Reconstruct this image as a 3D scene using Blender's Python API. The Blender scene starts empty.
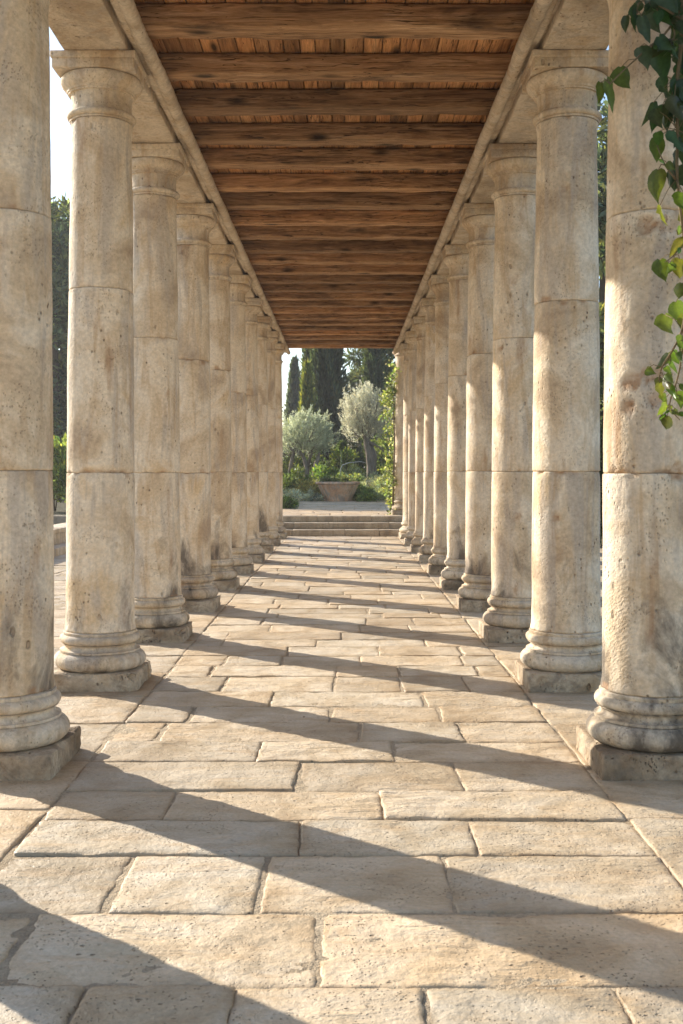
import bpy, math, random
import numpy as np
from mathutils import Vector, noise

random.seed(7)
rng = np.random.default_rng(7)
R = math.radians
scene = bpy.context.scene
COL = scene.collection

# ------------------------------------------------------------------ helpers
def nz(x, y, z=0.0):
    return noise.noise(Vector((x, y, z)))

def fbm(x, y, z=0.0, oct=3):
    s, a, f = 0.0, 1.0, 1.0
    for _ in range(oct):
        s += a * noise.noise(Vector((x * f, y * f, z * f)))
        a *= 0.5; f *= 2.1
    return s

def link(o, parent=None):
    COL.objects.link(o)
    if parent is not None:
        o.parent = parent
    return o

def tag(o, label=None, cat=None, group=None, kind=None):
    if label: o['label'] = label
    if cat: o['category'] = cat
    if group: o['group'] = group
    if kind: o['kind'] = kind
    return o

def thing(name, label, cat, loc=(0, 0, 0), group=None):
    o = bpy.data.objects.new(name, None)
    o.empty_display_size = 0.2
    o.location = loc
    link(o)
    return tag(o, label, cat, group, 'thing')

class MB:
    def __init__(self):
        self.v = []; self.f = []; self.c = []; self.w = []
    def build(self, name, mat, parent=None, angle=40, loc=(0, 0, 0)):
        me = bpy.data.meshes.new(name)
        me.from_pydata(self.v, [], self.f)
        if self.c:
            at = me.color_attributes.new('tint', 'FLOAT_COLOR', 'POINT')
            arr = np.ones((len(self.v), 4), dtype=np.float32)
            arr[:, :3] = np.array(self.c, dtype=np.float32)
            at.data.foreach_set('color', arr.ravel())
        if self.w:
            at = me.attributes.new('wear', 'FLOAT', 'POINT')
            at.data.foreach_set('value', np.array(self.w, dtype=np.float32))
        me.polygons.foreach_set('use_smooth', [True] * len(me.polygons))
        me.update()
        if angle < 180:
            me.set_sharp_from_angle(angle=R(angle))
        me.materials.append(mat)
        o = bpy.data.objects.new(name, me)
        o.location = loc
        return link(o, parent)

def axis_pts(lo, hi, bev, n):
    inner = [lo + bev + (hi - lo - 2 * bev) * i / n for i in range(n + 1)]
    return [lo] + inner + [hi]

def rough_box(mb, lo, hi, n=(4, 4, 4), bev=0.01, amp=0.003, freq=3.0, seed=0.0, tint=None, warp=None):
    ax = [axis_pts(lo[i], hi[i], bev, n[i]) for i in range(3)]
    N = [len(a) for a in ax]
    idx = {}
    def vid(i, j, k):
        key = (i, j, k)
        if key in idx: return idx[key]
        p = [ax[0][i], ax[1][j], ax[2][k]]
        q = [min(max(p[a], lo[a] + bev), hi[a] - bev) for a in range(3)]
        d = Vector([p[a] - q[a] for a in range(3)])
        if d.length > 1e-9:
            d = d.normalized() * bev
        r = Vector(q) + d
        if amp:
            nv = noise.noise_vector(r * freq + Vector((seed, seed * 1.7, seed * 0.3)))
            edge = sum(1 for a in range(3) if abs(p[a] - q[a]) > 1e-9)
            r = r + nv * amp * (1.0 if edge < 2 else 1.6)
        if warp: r = warp(r)
        idx[key] = len(mb.v)
        mb.v.append(tuple(r))
        if tint is not None: mb.c.append(tint)
        return idx[key]
    def face(a, b, c, d): mb.f.append((a, b, c, d))
    X, Y, Z = N
    for i in range(X - 1):
        for j in range(Y - 1):
            face(vid(i, j, 0), vid(i, j + 1, 0), vid(i + 1, j + 1, 0), vid(i + 1, j, 0))
            face(vid(i, j, Z - 1), vid(i + 1, j, Z - 1), vid(i + 1, j + 1, Z - 1), vid(i, j + 1, Z - 1))
        for k in range(Z - 1):
            face(vid(i, 0, k), vid(i + 1, 0, k), vid(i + 1, 0, k + 1), vid(i, 0, k + 1))
            face(vid(i, Y - 1, k), vid(i, Y - 1, k + 1), vid(i + 1, Y - 1, k + 1), vid(i + 1, Y - 1, k))
    for j in range(Y - 1):
        for k in range(Z - 1):
            face(vid(0, j, k), vid(0, j, k + 1), vid(0, j + 1, k + 1), vid(0, j + 1, k))
            face(vid(X - 1, j, k), vid(X - 1, j + 1, k), vid(X - 1, j + 1, k + 1), vid(X - 1, j, k + 1))

def tube(mb, pts, rad, seg=8, tint=None, rough=0.0, seed=0.0):
    pts = [Vector(p) for p in pts]
    n = len(pts)
    base = len(mb.v)
    up = Vector((0, 0, 1))
    prev = None
    for i, p in enumerate(pts):
        t = (pts[min(i + 1, n - 1)] - pts[max(i - 1, 0)]).normalized()
        if prev is None:
            a = t.cross(Vector((0.31, 0.95, 0.1)))
            if a.length < 1e-3: a = t.cross(up)
        else:
            a = prev - t * prev.dot(t)
        a.normalize(); prev = a
        b = t.cross(a)
        for s in range(seg):
            th = 2 * math.pi * s / seg
            r = rad[i]
            if rough:
                r *= 1 + rough * noise.noise(Vector((math.cos(th) * 1.5 + seed, math.sin(th) * 1.5, i * 0.6 + seed)))
            mb.v.append(tuple(p + a * (math.cos(th) * r) + b * (math.sin(th) * r)))
            if tint is not None: mb.c.append(tint)
    for i in range(n - 1):
        for s in range(seg):
            s2 = (s + 1) % seg
            mb.f.append((base + i * seg + s, base + i * seg + s2, base + (i + 1) * seg + s2, base + (i + 1) * seg + s))
    mb.f.append(tuple(base + s for s in range(seg))[::-1])
    mb.f.append(tuple(base + (n - 1) * seg + s for s in range(seg)))

# ------------------------------------------------------------------ materials
class NT:
    def __init__(self, name):
        self.m = bpy.data.materials.new(name)
        self.m.use_nodes = True
        self.t = self.m.node_tree
        self.t.nodes.clear()
        self.out = self.n('ShaderNodeOutputMaterial')
    def n(self, typ, **kw):
        nd = self.t.nodes.new(typ)
        for k, v in kw.items():
            if k == 'ins':
                for kk, vv in v.items():
                    if hasattr(vv, 'node'): self.t.links.new(vv, nd.inputs[kk])
                    else: nd.inputs[kk].default_value = vv
            else: setattr(nd, k, v)
        return nd
    def l(self, a, b): self.t.links.new(a, b)
    def noise(self, vec, scale, detail=5, rough=0.55, dist=0.0):
        return self.n('ShaderNodeTexNoise', ins={'Vector': vec, 'Scale': scale, 'Detail': detail, 'Roughness': rough, 'Distortion': dist}).outputs['Fac']
    def ramp(self, fac, stops):
        nd = self.n('ShaderNodeValToRGB', ins={'Fac': fac})
        el = nd.color_ramp.elements
        while len(el) < len(stops): el.new(0.5)
        for e, (p, c) in zip(el, stops):
            e.position = p
            e.color = (c, c, c, 1) if not isinstance(c, (tuple, list)) else (*c, 1)
        return nd.outputs['Color']
    def math(self, op, a, b=0.0, c=0.0):
        nd = self.n('ShaderNodeMath', operation=op)
        for i, x in enumerate((a, b, c)):
            if hasattr(x, 'node'): self.l(x, nd.inputs[i])
            else: nd.inputs[i].default_value = x
        return nd.outputs[0]
    def mix(self, fac, a, b, blend='MIX'):
        nd = self.n('ShaderNodeMix', data_type='RGBA', blend_type=blend)
        for k, x in ((0, fac), (6, a), (7, b)):
            if hasattr(x, 'node'): self.l(x, nd.inputs[k])
            else: nd.inputs[k].default_value = (*x, 1) if isinstance(x, (tuple, list)) and len(x) == 3 else x
        return nd.outputs[2]
    def coords(self, scale=(1, 1, 1), rnd=True):
        tc = self.n('ShaderNodeTexCoord').outputs['Object']
        if rnd:
            oi = self.n('ShaderNodeObjectInfo').outputs['Random']
            s = self.math('MULTIPLY', oi, 37.0)
            cb = self.n('ShaderNodeCombineXYZ')
            self.l(s, cb.inputs[0]); self.l(self.math('MULTIPLY', oi, 91.0), cb.inputs[1]); self.l(self.math('MULTIPLY', oi, 17.0), cb.inputs[2])
            tc = self.n('ShaderNodeVectorMath', operation='ADD', ins={0: tc, 1: cb.outputs[0]}).outputs[0]
        return tc
    def scaled(self, vec, s, rot=(0, 0, 0)):
        return self.n('ShaderNodeMapping', ins={'Vector': vec, 'Scale': s, 'Rotation': rot}).outputs[0]
    def bump(self, h, strength=0.5, dist=0.01, normal=None):
        nd = self.n('ShaderNodeBump', ins={'Height': h, 'Strength': strength, 'Distance': dist})
        if normal is not None: self.l(normal, nd.inputs['Normal'])
        return nd.outputs[0]
    def principled(self, col, rough=0.8, normal=None, spec=0.3):
        p = self.n('ShaderNodeBsdfPrincipled', ins={'Base Color': col if hasattr(col, 'node') else (*col, 1), 'Roughness': rough, 'Specular IOR Level': spec})
        if normal is not None: self.l(normal, p.inputs['Normal'])
        self.l(p.outputs[0], self.out.inputs[0])
        return self.m

def stone_material(name, cols, grime=0.0, tools=True, use_wear=False, pit=0.5, bump=1.0, vz=0.7):
    t = NT(name)
    co = t.coords()
    raw = t.n('ShaderNodeTexCoord').outputs['Object']
    patch = t.noise(co, 1.7, 6, 0.6, 0.6)
    c = t.ramp(patch, [(0.34, cols[0]), (0.46, cols[1]), (0.56, cols[2]), (0.68, cols[3])])
    vein = t.noise(t.scaled(co, (5, 5, vz), (0.25, 0.18, 0)), 1.0, 6, 0.6, 1.2)
    c = t.mix(t.ramp(vein, [(0.50, 0.0), (0.62, 0.60)]), c, cols[4])
    vein2 = t.noise(t.scaled(co, (9, 9, vz * 1.6), (-0.3, 0.12, 0)), 1.0, 5, 0.6, 0.9)
    c = t.mix(t.ramp(vein2, [(0.54, 0.0), (0.66, 0.5)]), c, cols[5])
    fine = t.noise(co, 42, 4, 0.65)
    c = t.mix(0.5, c, t.ramp(fine, [(0.28, 0.55), (0.70, 1.22)]), 'MULTIPLY')
    # little pits
    vo = t.n('ShaderNodeTexVoronoi', ins={'Vector': t.scaled(co, (1, 1, 0.7)), 'Scale': 24.0, 'Randomness': 1.0})
    pm = t.ramp(vo.outputs['Distance'], [(0.06, 1.0), (0.20, 0.0)])
    pg = t.ramp(t.noise(co, 3.1, 3), [(0.52, 0.0), (0.62, 1.0)])
    pits = t.math('MULTIPLY', pm, pg)
    c = t.mix(t.math('MULTIPLY', pits, pit), c, (0.13, 0.085, 0.05))
    vb = t.n('ShaderNodeTexVoronoi', ins={'Vector': t.scaled(co, (1, 1, 0.55), (0.2, 0.1, 0)), 'Scale': 9.0, 'Randomness': 1.0})
    big = t.math('MULTIPLY', t.ramp(t.math('ADD', vb.outputs['Distance'], t.math('MULTIPLY', fine, 0.12)), [(0.13, 1.0), (0.20, 0.0)]), t.ramp(t.noise(co, 1.5, 3), [(0.53, 0.0), (0.60, 1.0)]))
    c = t.mix(t.math('MULTIPLY', big, 0.6 * pit), c, (0.20, 0.125, 0.07))
    pits = t.math('MAXIMUM', pits, big)
    dots = t.n('ShaderNodeTexVoronoi', ins={'Vector': t.scaled(co, (1, 1, 0.6)), 'Scale': 75.0, 'Randomness': 1.0})
    dm = t.math('MULTIPLY', t.ramp(dots.outputs['Distance'], [(0.14, 1.0), (0.30, 0.0)]), t.ramp(t.noise(co, 4.0, 3), [(0.50, 0.0), (0.60, 0.7)]))
    c = t.mix(t.math('MULTIPLY', dm, 0.55), c, (0.19, 0.135, 0.09))
    pits = t.math('MAXIMUM', pits, t.math('MULTIPLY', dm, 0.6))
    if grime:
        z = t.n('ShaderNodeSeparateXYZ', ins={0: raw}).outputs[2]
        zz = t.n('ShaderNodeMapRange', ins={'Value': z, 'From Min': 0.15, 'From Max': 1.45, 'To Min': 0.20, 'To Max': -0.16}).outputs[0]
        ob = t.n('ShaderNodeAttribute', attribute_type='OBJECT', attribute_name='grime').outputs['Fac']
        zz = t.math('ADD', zz, t.math('ADD', ob, grime))
        gn = t.noise(t.scaled(co, (3.2, 3.2, 1.6)), 1.0, 6, 0.65, 0.5)
        gm = t.ramp(t.math('ADD', gn, zz), [(0.64, 0.0), (0.80, 0.85)])
        c = t.mix(gm, c, (0.07, 0.055, 0.042))
        # rusty streaks
        rn = t.noise(t.scaled(co, (7, 7, 0.9)), 1.0, 4, 0.6, 0.3)
        rm = t.math('MULTIPLY', t.ramp(rn, [(0.58, 0.0), (0.70, 0.55)]), t.ramp(t.noise(co, 1.3, 3), [(0.47, 0.0), (0.58, 1.0)]))
        c = t.mix(rm, c, (0.30, 0.15, 0.06))
    if use_wear:
        at = t.n('ShaderNodeAttribute', attribute_name='wear').outputs['Fac']
        c = t.mix(t.math('MULTIPLY', at, t.ramp(t.noise(co, 14, 4, 0.6), [(0.35, 0.15), (0.65, 0.9)])), c, (0.36, 0.205, 0.105))
    h = t.math('MULTIPLY', fine, 0.35)
    h = t.math('ADD', h, t.math('MULTIPLY', t.noise(co, 11, 5, 0.6), 1.0))
    h = t.math('SUBTRACT', h, t.math('MULTIPLY', pits, 1.2))
    if tools:
        wv = t.n('ShaderNodeTexWave', wave_type='BANDS', bands_direction='Z', ins={'Vector': t.scaled(co, (1, 1, 1), (0.5, 0.35, 0)), 'Scale': 15.0, 'Distortion': 7.0, 'Detail': 3.0, 'Detail Scale': 1.8}).outputs['Fac']
        wm = t.ramp(t.noise(co, 1.9, 2), [(0.48, 0.0), (0.68, 0.16)])
        h = t.math('ADD', h, t.math('MULTIPLY', wv, wm))
    nrm = t.bump(h, 0.85 * bump, 0.012)
    return t.principled(c, 0.82, nrm, 0.25)

LIME = [(0.43, 0.315, 0.205), (0.625, 0.49, 0.33), (0.74, 0.63, 0.48), (0.64, 0.48, 0.295), (0.42, 0.36, 0.30), (0.47, 0.315, 0.17)]
M_COL = stone_material('column_stone', LIME, grime=-0.05, use_wear=True, pit=0.75)
M_BASE = stone_material('base_stone', [tuple(x * 0.90 for x in c) for c in LIME], grime=-0.15, tools=False, pit=0.7)
M_PLINTH = stone_material('plinth_stone', [(0.17, 0.12, 0.072), (0.36, 0.27, 0.175), (0.53, 0.43, 0.305), (0.42, 0.29, 0.16), (0.19, 0.15, 0.108), (0.25, 0.155, 0.08)], tools=False, pit=0.85, bump=1.9, vz=6.0)
M_ARCH = stone_material('architrave_stone', [(0.36, 0.28, 0.19), (0.52, 0.42, 0.30), (0.62, 0.53, 0.41), (0.54, 0.41, 0.265), (0.37, 0.315, 0.25), (0.41, 0.28, 0.165)], tools=True, pit=0.6)
M_STEP = stone_material('step_stone', [(0.26, 0.20, 0.14), (0.40, 0.32, 0.225), (0.48, 0.39, 0.28), (0.40, 0.30, 0.195), (0.28, 0.235, 0.18), (0.30, 0.21, 0.12)], tools=False, pit=0.6)

def paving_material():
    t = NT('paving_limestone')
    co = t.coords(rnd=False)
    tint = t.n('ShaderNodeAttribute', attribute_name='tint').outputs['Color']
    patch = t.noise(co, 2.3, 7, 0.62, 0.8)
    c = t.ramp(patch, [(0.28, (0.36, 0.267, 0.165)), (0.45, (0.495, 0.395, 0.268)), (0.60, (0.575, 0.487, 0.365)), (0.76, (0.51, 0.372, 0.225))])
    c = t.mix(1.0, c, tint, 'MULTIPLY')
    streak = t.noise(t.scaled(co, (2.2, 9, 4), (0, 0, 0.35)), 1.0, 6, 0.65, 1.0)
    c = t.mix(t.ramp(streak, [(0.50, 0.0), (0.68, 0.5)]), c, (0.45, 0.30, 0.16))
    fine = t.noise(co, 55, 4, 0.7)
    c = t.mix(0.55, c, t.ramp(fine, [(0.25, 0.6), (0.75, 1.2)]), 'MULTIPLY')
    vo = t.n('ShaderNodeTexVoronoi', ins={'Vector': t.scaled(co, (0.75, 1.15, 1)), 'Scale': 21.0, 'Randomness': 1.0})
    pm = t.ramp(t.math('ADD', vo.outputs['Distance'], t.math('MULTIPLY', t.noise(co, 7, 3), 0.22)), [(0.13, 1.0), (0.24, 0.0)])
    pg = t.ramp(t.noise(co, 2.6, 3), [(0.41, 0.0), (0.54, 1.0)])
    pits = t.math('MULTIPLY', pm, pg)
    vo2 = t.n('ShaderNodeTexVoronoi', ins={'Vector': co, 'Scale': 60.0, 'Randomness': 1.0})
    pits2 = t.math('MULTIPLY', t.ramp(vo2.outputs['Distance'], [(0.10, 1.0), (0.24, 0.0)]), t.ramp(t.noise(co, 5.0, 3), [(0.46, 0.0), (0.56, 0.9)]))
    pits = t.math('MAXIMUM', pits, pits2)
    c = t.mix(t.math('MULTIPLY', pits, 0.62), c, (0.17, 0.105, 0.06))
    stain = t.noise(co, 0.75, 5, 0.6, 0.4)
    c = t.mix(t.ramp(stain, [(0.54, 0.0), (0.72, 0.45)]), c, (0.27, 0.20, 0.135))
    h = t.math('ADD', t.math('MULTIPLY', fine, 0.25), t.noise(co, 9, 6, 0.62))
    rip = t.noise(t.scaled(co, (5, 17, 8), (0, 0, 0.4)), 1.0, 4, 0.6, 0.6)
    rg = t.ramp(t.noise(co, 1.6, 2), [(0.46, 0.15), (0.62, 1.3)])
    h = t.math('ADD', h, t.math('MULTIPLY', rip, rg))
    h = t.math('SUBTRACT', h, t.math('MULTIPLY', pits, 1.1))
    rough = t.ramp(t.noise(co, 4, 4), [(0.3, 0.40), (0.7, 0.72)])
    m = t.principled(c, 0.6, t.bump(h, 1.0, 0.015), 0.35)
    p = [n for n in t.t.nodes if n.type == 'BSDF_PRINCIPLED'][0]
    t.l(rough, p.inputs['Roughness'])
    return m
M_PAVE = paving_material()

def earth_material(name, a, b, c3):
    t = NT(name)
    co = t.coords(rnd=False)
    n1 = t.noise(co, 1.3, 8, 0.65)
    c = t.ramp(n1, [(0.3, a), (0.5, b), (0.7, c3)])
    f = t.noise(co, 70, 3, 0.7)
    c = t.mix(0.7, c, t.ramp(f, [(0.25, 0.45), (0.75, 1.25)]), 'MULTIPLY')
    return t.principled(c, 0.95, t.bump(t.math('ADD', f, t.noise(co, 16, 4)), 0.8, 0.02), 0.1)
M_JOINT = earth_material('sandy_joint', (0.33, 0.25, 0.165), (0.46, 0.365, 0.25), (0.54, 0.44, 0.31))
M_SOIL = earth_material('garden_soil', (0.06, 0.045, 0.03), (0.10, 0.085, 0.045), (0.11, 0.10, 0.05))

def wood_material(name, axis, cols, use_tint=False, grain=1.0, rnd=True):
    t = NT(name)
    co = t.coords(rnd=rnd)
    s = {0: (1.5, 17, 17), 1: (14, 1.2, 14)}[axis]
    s2 = {0: (5.0, 85, 85), 1: (70, 4.0, 70)}[axis]
    g = t.noise(t.scaled(co, s), 1.0, 7, 0.68, 0.6)
    c = t.ramp(g, [(0.32, cols[0]), (0.45, cols[1]), (0.56, cols[2]), (0.70, cols[3])])
    oi = t.n('ShaderNodeObjectInfo').outputs['Random']
    if use_tint:
        c = t.mix(1.0, c, t.n('ShaderNodeAttribute', attribute_name='tint').outputs['Color'], 'MULTIPLY')
    else:
        c = t.mix(1.0, c, t.ramp(oi, [(0.0, (0.62, 0.60, 0.58)), (0.5, (1.0, 1.0, 1.0)), (1.0, (1.30, 1.20, 1.08))]), 'MULTIPLY')
    fg = t.noise(t.scaled(co, s2), 1.0, 5, 0.65, 1.2)
    c = t.mix(0.75, c, t.ramp(fg, [(0.30, 0.45), (0.65, 1.15)]), 'MULTIPLY')
    # dark weather patches and knots
    pt = t.noise(t.scaled(co, {0: (0.8, 3, 3), 1: (3, 0.8, 3)}[axis]), 1.0, 5, 0.6, 0.8)
    c = t.mix(t.ramp(pt, [(0.55, 0.0), (0.74, 0.85)]), c, (0.035, 0.022, 0.014))
    kv = t.n('ShaderNodeTexVoronoi', ins={'Vector': t.scaled(co, {0: (1.6, 4, 4), 1: (5, 1.3, 5)}[axis]), 'Scale': 1.0})
    kn = t.ramp(kv.outputs['Distance'], [(0.06, 0.95), (0.20, 0.0)])
    c = t.mix(kn, c, (0.03, 0.018, 0.010))
    ck = t.noise(t.scaled(co, {0: (0.7, 22, 22), 1: (22, 0.7, 22)}[axis]), 1.0, 3, 0.5, 1.6)
    cm = t.ramp(t.math('ABSOLUTE', t.math('SUBTRACT', ck, 0.5)), [(0.004, 0.9), (0.016, 0.0)])
    cm = t.math('MULTIPLY', cm, t.ramp(t.noise(co, 2.0, 2), [(0.40, 0.0), (0.50, 1.0)]))
    c = t.mix(cm, c, (0.02, 0.012, 0.008))
    h = t.math('SUBTRACT', t.math('ADD', t.math('MULTIPLY', fg, 0.8), g), t.math('MULTIPLY', cm, 1.5))
    return t.principled(c, 0.78, t.bump(h, 0.7 * grain, 0.012), 0.2)
M_BEAM = wood_material('beam_wood', 0, [(0.15, 0.083, 0.042), (0.34, 0.195, 0.098), (0.47, 0.285, 0.148), (0.62, 0.42, 0.255)])
M_PLANK = wood_material('plank_wood', 1, [(0.30, 0.145, 0.06), (0.46, 0.22, 0.088), (0.55, 0.28, 0.115), (0.60, 0.34, 0.16)], use_tint=True, grain=0.6, rnd=False)
def bark_material(name, a, b):
    t = NT(name)
    co = t.coords()
    g = t.noise(t.scaled(co, (6, 6, 1.5)), 1.0, 6, 0.65, 1.0)
    c = t.ramp(g, [(0.3, a), (0.7, b)])
    return t.principled(c, 0.9, t.bump(g, 1.0, 0.05), 0.1)
M_BARK = bark_material('bark', (0.06, 0.045, 0.032), (0.17, 0.13, 0.095))
M_OLIVEBARK = bark_material('olive_bark', (0.11, 0.085, 0.065), (0.34, 0.28, 0.22))
M_STEM = bark_material('vine_stem_bark', (0.10, 0.075, 0.04), (0.22, 0.17, 0.10))
def plain(name, col, rough=0.8, nscale=8, var=0.25, bump=0.4):
    t = NT(name)
    co = t.coords()
    g = t.noise(co, nscale, 6, 0.6, 0.4)
    c = t.ramp(g, [(0.3, tuple(x * (1 - var) for x in col)), (0.7, tuple(min(1, x * (1 + var)) for x in col))])
    return t.principled(c, rough, t.bump(g, bump, 0.02), 0.25)
M_TERRA = stone_material('weathered_terracotta', [(0.42, 0.21, 0.11), (0.66, 0.36, 0.20), (0.72, 0.47, 0.30), (0.66, 0.32, 0.16), (0.33, 0.29, 0.24), (0.30, 0.16, 0.09)], tools=False, pit=0.6)
M_COVER = plain('roof_cover_clay', (0.34, 0.17, 0.10))

def leaf_material(name, transl=0.45, gloss=0.45, tr_col=(1.5, 1.45, 0.6)):
    t = NT(name)
    tint = t.n('ShaderNodeAttribute', attribute_name='tint').outputs['Color']
    tint = t.mix(0.6, tint, t.ramp(t.noise(t.coords(rnd=False), 60, 4, 0.6), [(0.3, 0.55), (0.7, 1.3)]), 'MULTIPLY') if 'vine' in name else tint
    p = t.n('ShaderNodeBsdfPrincipled', ins={'Base Color': tint, 'Roughness': gloss, 'Specular IOR Level': 0.35})
    warm = t.mix(1.0, tint, tr_col, 'MULTIPLY')
    tr = t.n('ShaderNodeBsdfTranslucent', ins={'Color': warm})
    mx = t.n('ShaderNodeMixShader', ins={0: transl})
    t.l(p.outputs[0], mx.inputs[1]); t.l(tr.outputs[0], mx.inputs[2])
    t.l(mx.outputs[0], t.out.inputs[0])
    return t.m
M_LEAF = leaf_material('foliage_leaf', 0.5, 0.55)
M_OLIVELEAF = leaf_material('olive_leaf', 0.55, 0.55, (1.15, 1.12, 0.85))
M_VINELEAF = leaf_material('vine_leaf', 0.42, 0.38)

# ------------------------------------------------------------------ layout
EYE = 1.5
F = 1080.0
CAMX = 0.045
VPX, VPY = 344.0, 472.0
SP = 2.106
Y1 = 5.57            # first visible pair
def col_y(n): return 4.20 if n == 0 else Y1 + SP * (n - 1)
def left_x(n): return -1.95 if n == 0 else -1.70 + 0.0125 * max(0, n - 1)
def right_x(n): return 1.62
ZC = 4.39            # abacus top

# ------------------------------------------------------------------ ground sheets
def sheet(name, x0, x1, y0, y1, z, mat, n=1, amp=0.0, zf=None):
    mb = MB()
    nx, ny = (n, n) if isinstance(n, int) else n
    for j in range(ny + 1):
        for i in range(nx + 1):
            x = x0 + (x1 - x0) * i / nx; y = y0 + (y1 - y0) * j / ny
            zz = zf(x, y) if zf else z
            mb.v.append((x, y, zz + (amp * nz(x * 0.8, y * 0.8) if amp else 0)))
    for j in range(ny):
        for i in range(nx):
            a = j * (nx + 1) + i
            mb.f.append((a, a + 1, a + nx + 2, a + nx + 1))
    o = mb.build(name, mat)
    o['kind'] = 'structure'
    return o

g = sheet('ground', -900, 900, -300, 1500, -0.0082, M_JOINT)

# ------------------------------------------------------------------ paving stones
def paving_stone(mb, x0, x1, y0, y1, z, cell, gap, seed, drop=0.034, warmth=0.0):
    w, d = x1 - x0 - 2 * gap, y1 - y0 - 2 * gap
    if w < 0.06 or d < 0.06: return
    cx, cy = (x0 + x1) / 2, (y0 + y1) / 2
    rs = random.Random(seed)
    jit = [(rs.uniform(-0.013, 0.013), rs.uniform(-0.009, 0.009)) for _ in range(4)]
    rc = min(rs.uniform(0.006, 0.035), w / 3, d / 3)
    b = rs.choice([rs.uniform(0.80, 0.95), rs.uniform(0.9, 1.08), rs.uniform(0.98, 1.14)])
    warm = rs.uniform(-0.02, 0.075)
    warm += warmth
    tint = (b * (1 + warm), b, b * (1 - warm * 1.2))
    tilt = (rs.uniform(-0.004, 0.004), rs.uniform(-0.004, 0.004)); dz = rs.uniform(-0.005, 0.004)
    rugged = rs.choice([0.5, 0.8, 1.0, 1.6, 2.2])
    def axis(L):
        n = max(2, int(L / cell))
        e = [0.0, 0.003, 0.010, 0.024]
        mid = [0.024 + (L - 0.048) * i / n for i in range(1, n)]
        return [-L / 2 + q for q in e + mid + [L - q for q in reversed(e)]]
    ax, ay = axis(w), axis(d)
    base = len(mb.v)
    hw, hd = w / 2, d / 2
    for j, v in enumerate(ay):
        for i, u in enumerate(ax):
            px, py = u, v
            ix, iy = hw - rc, hd - rc
            if abs(px) > ix and abs(py) > iy:
                qx, qy = abs(px) - ix, abs(py) - iy
                L = math.hypot(qx, qy); k = max(qx, qy) / L if L > 0 else 1
                px = math.copysign(ix + qx * k, px); py = math.copysign(iy + qy * k, py)
            s, t = (u + hw) / w, (v + hd) / d
            jx = (1 - t) * ((1 - s) * jit[0][0] + s * jit[1][0]) + t * ((1 - s) * jit[2][0] + s * jit[3][0])
            jy = (1 - t) * ((1 - s) * jit[0][1] + s * jit[1][1]) + t * ((1 - s) * jit[2][1] + s * jit[3][1])
            edge = min(i, len(ax) - 1 - i, j, len(ay) - 1 - j)
            X, Y = cx + px + jx, cy + py + jy
            if edge <= 3:
                k = (1.0, 0.9, 0.7, 0.4)[edge]
                cx_k = 0.007 + 0.016 * max(0.0, nz(X * 2.3, Y * 2.3, seed % 61)); X += k * cx_k * fbm(X * 13, Y * 13, seed % 97, 4); Y += k * cx_k * 0.8 * fbm(X * 13 + 31, Y * 13, seed % 97, 4)
                if edge > 0 and edge < 3:   # chipped arrises
                    pass
            h = dz + tilt[0] * u / w + tilt[1] * v / d + 0.0032 * rugged * fbm(X * 4.5, Y * 8, seed % 53, 4) + 0.0024 * max(0, rugged - 0.7) * fbm(X * 15, Y * 26, seed % 31, 3)
            if edge == 0: h -= drop
            elif edge == 1: h -= 0.005 + 0.007 * max(0, fbm(X * 12, Y * 12, 5.0))
            elif edge == 2: h -= 0.001 + 0.008 * max(0, fbm(X * 8, Y * 8, 9.0))
            elif edge == 3: h -= 0.0002 + 0.005 * max(0, fbm(X * 8, Y * 8, 9.0))
            mb.v.append((X, Y, z + h))
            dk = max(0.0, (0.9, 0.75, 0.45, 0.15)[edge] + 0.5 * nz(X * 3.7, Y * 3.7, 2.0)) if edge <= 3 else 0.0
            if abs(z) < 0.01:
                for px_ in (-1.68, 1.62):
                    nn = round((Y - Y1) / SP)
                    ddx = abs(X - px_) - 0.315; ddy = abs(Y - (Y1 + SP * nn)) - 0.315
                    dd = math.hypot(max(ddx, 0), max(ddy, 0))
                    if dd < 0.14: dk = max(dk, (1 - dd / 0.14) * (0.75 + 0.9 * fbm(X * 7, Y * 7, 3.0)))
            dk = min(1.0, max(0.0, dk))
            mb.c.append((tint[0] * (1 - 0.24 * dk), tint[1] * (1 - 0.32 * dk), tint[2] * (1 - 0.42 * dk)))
    nx = len(ax)
    for j in range(len(ay) - 1):
        for i in range(nx - 1):
            a = base + j * nx + i
            mb.f.append((a, a + 1, a + nx + 1, a + nx))

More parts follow.
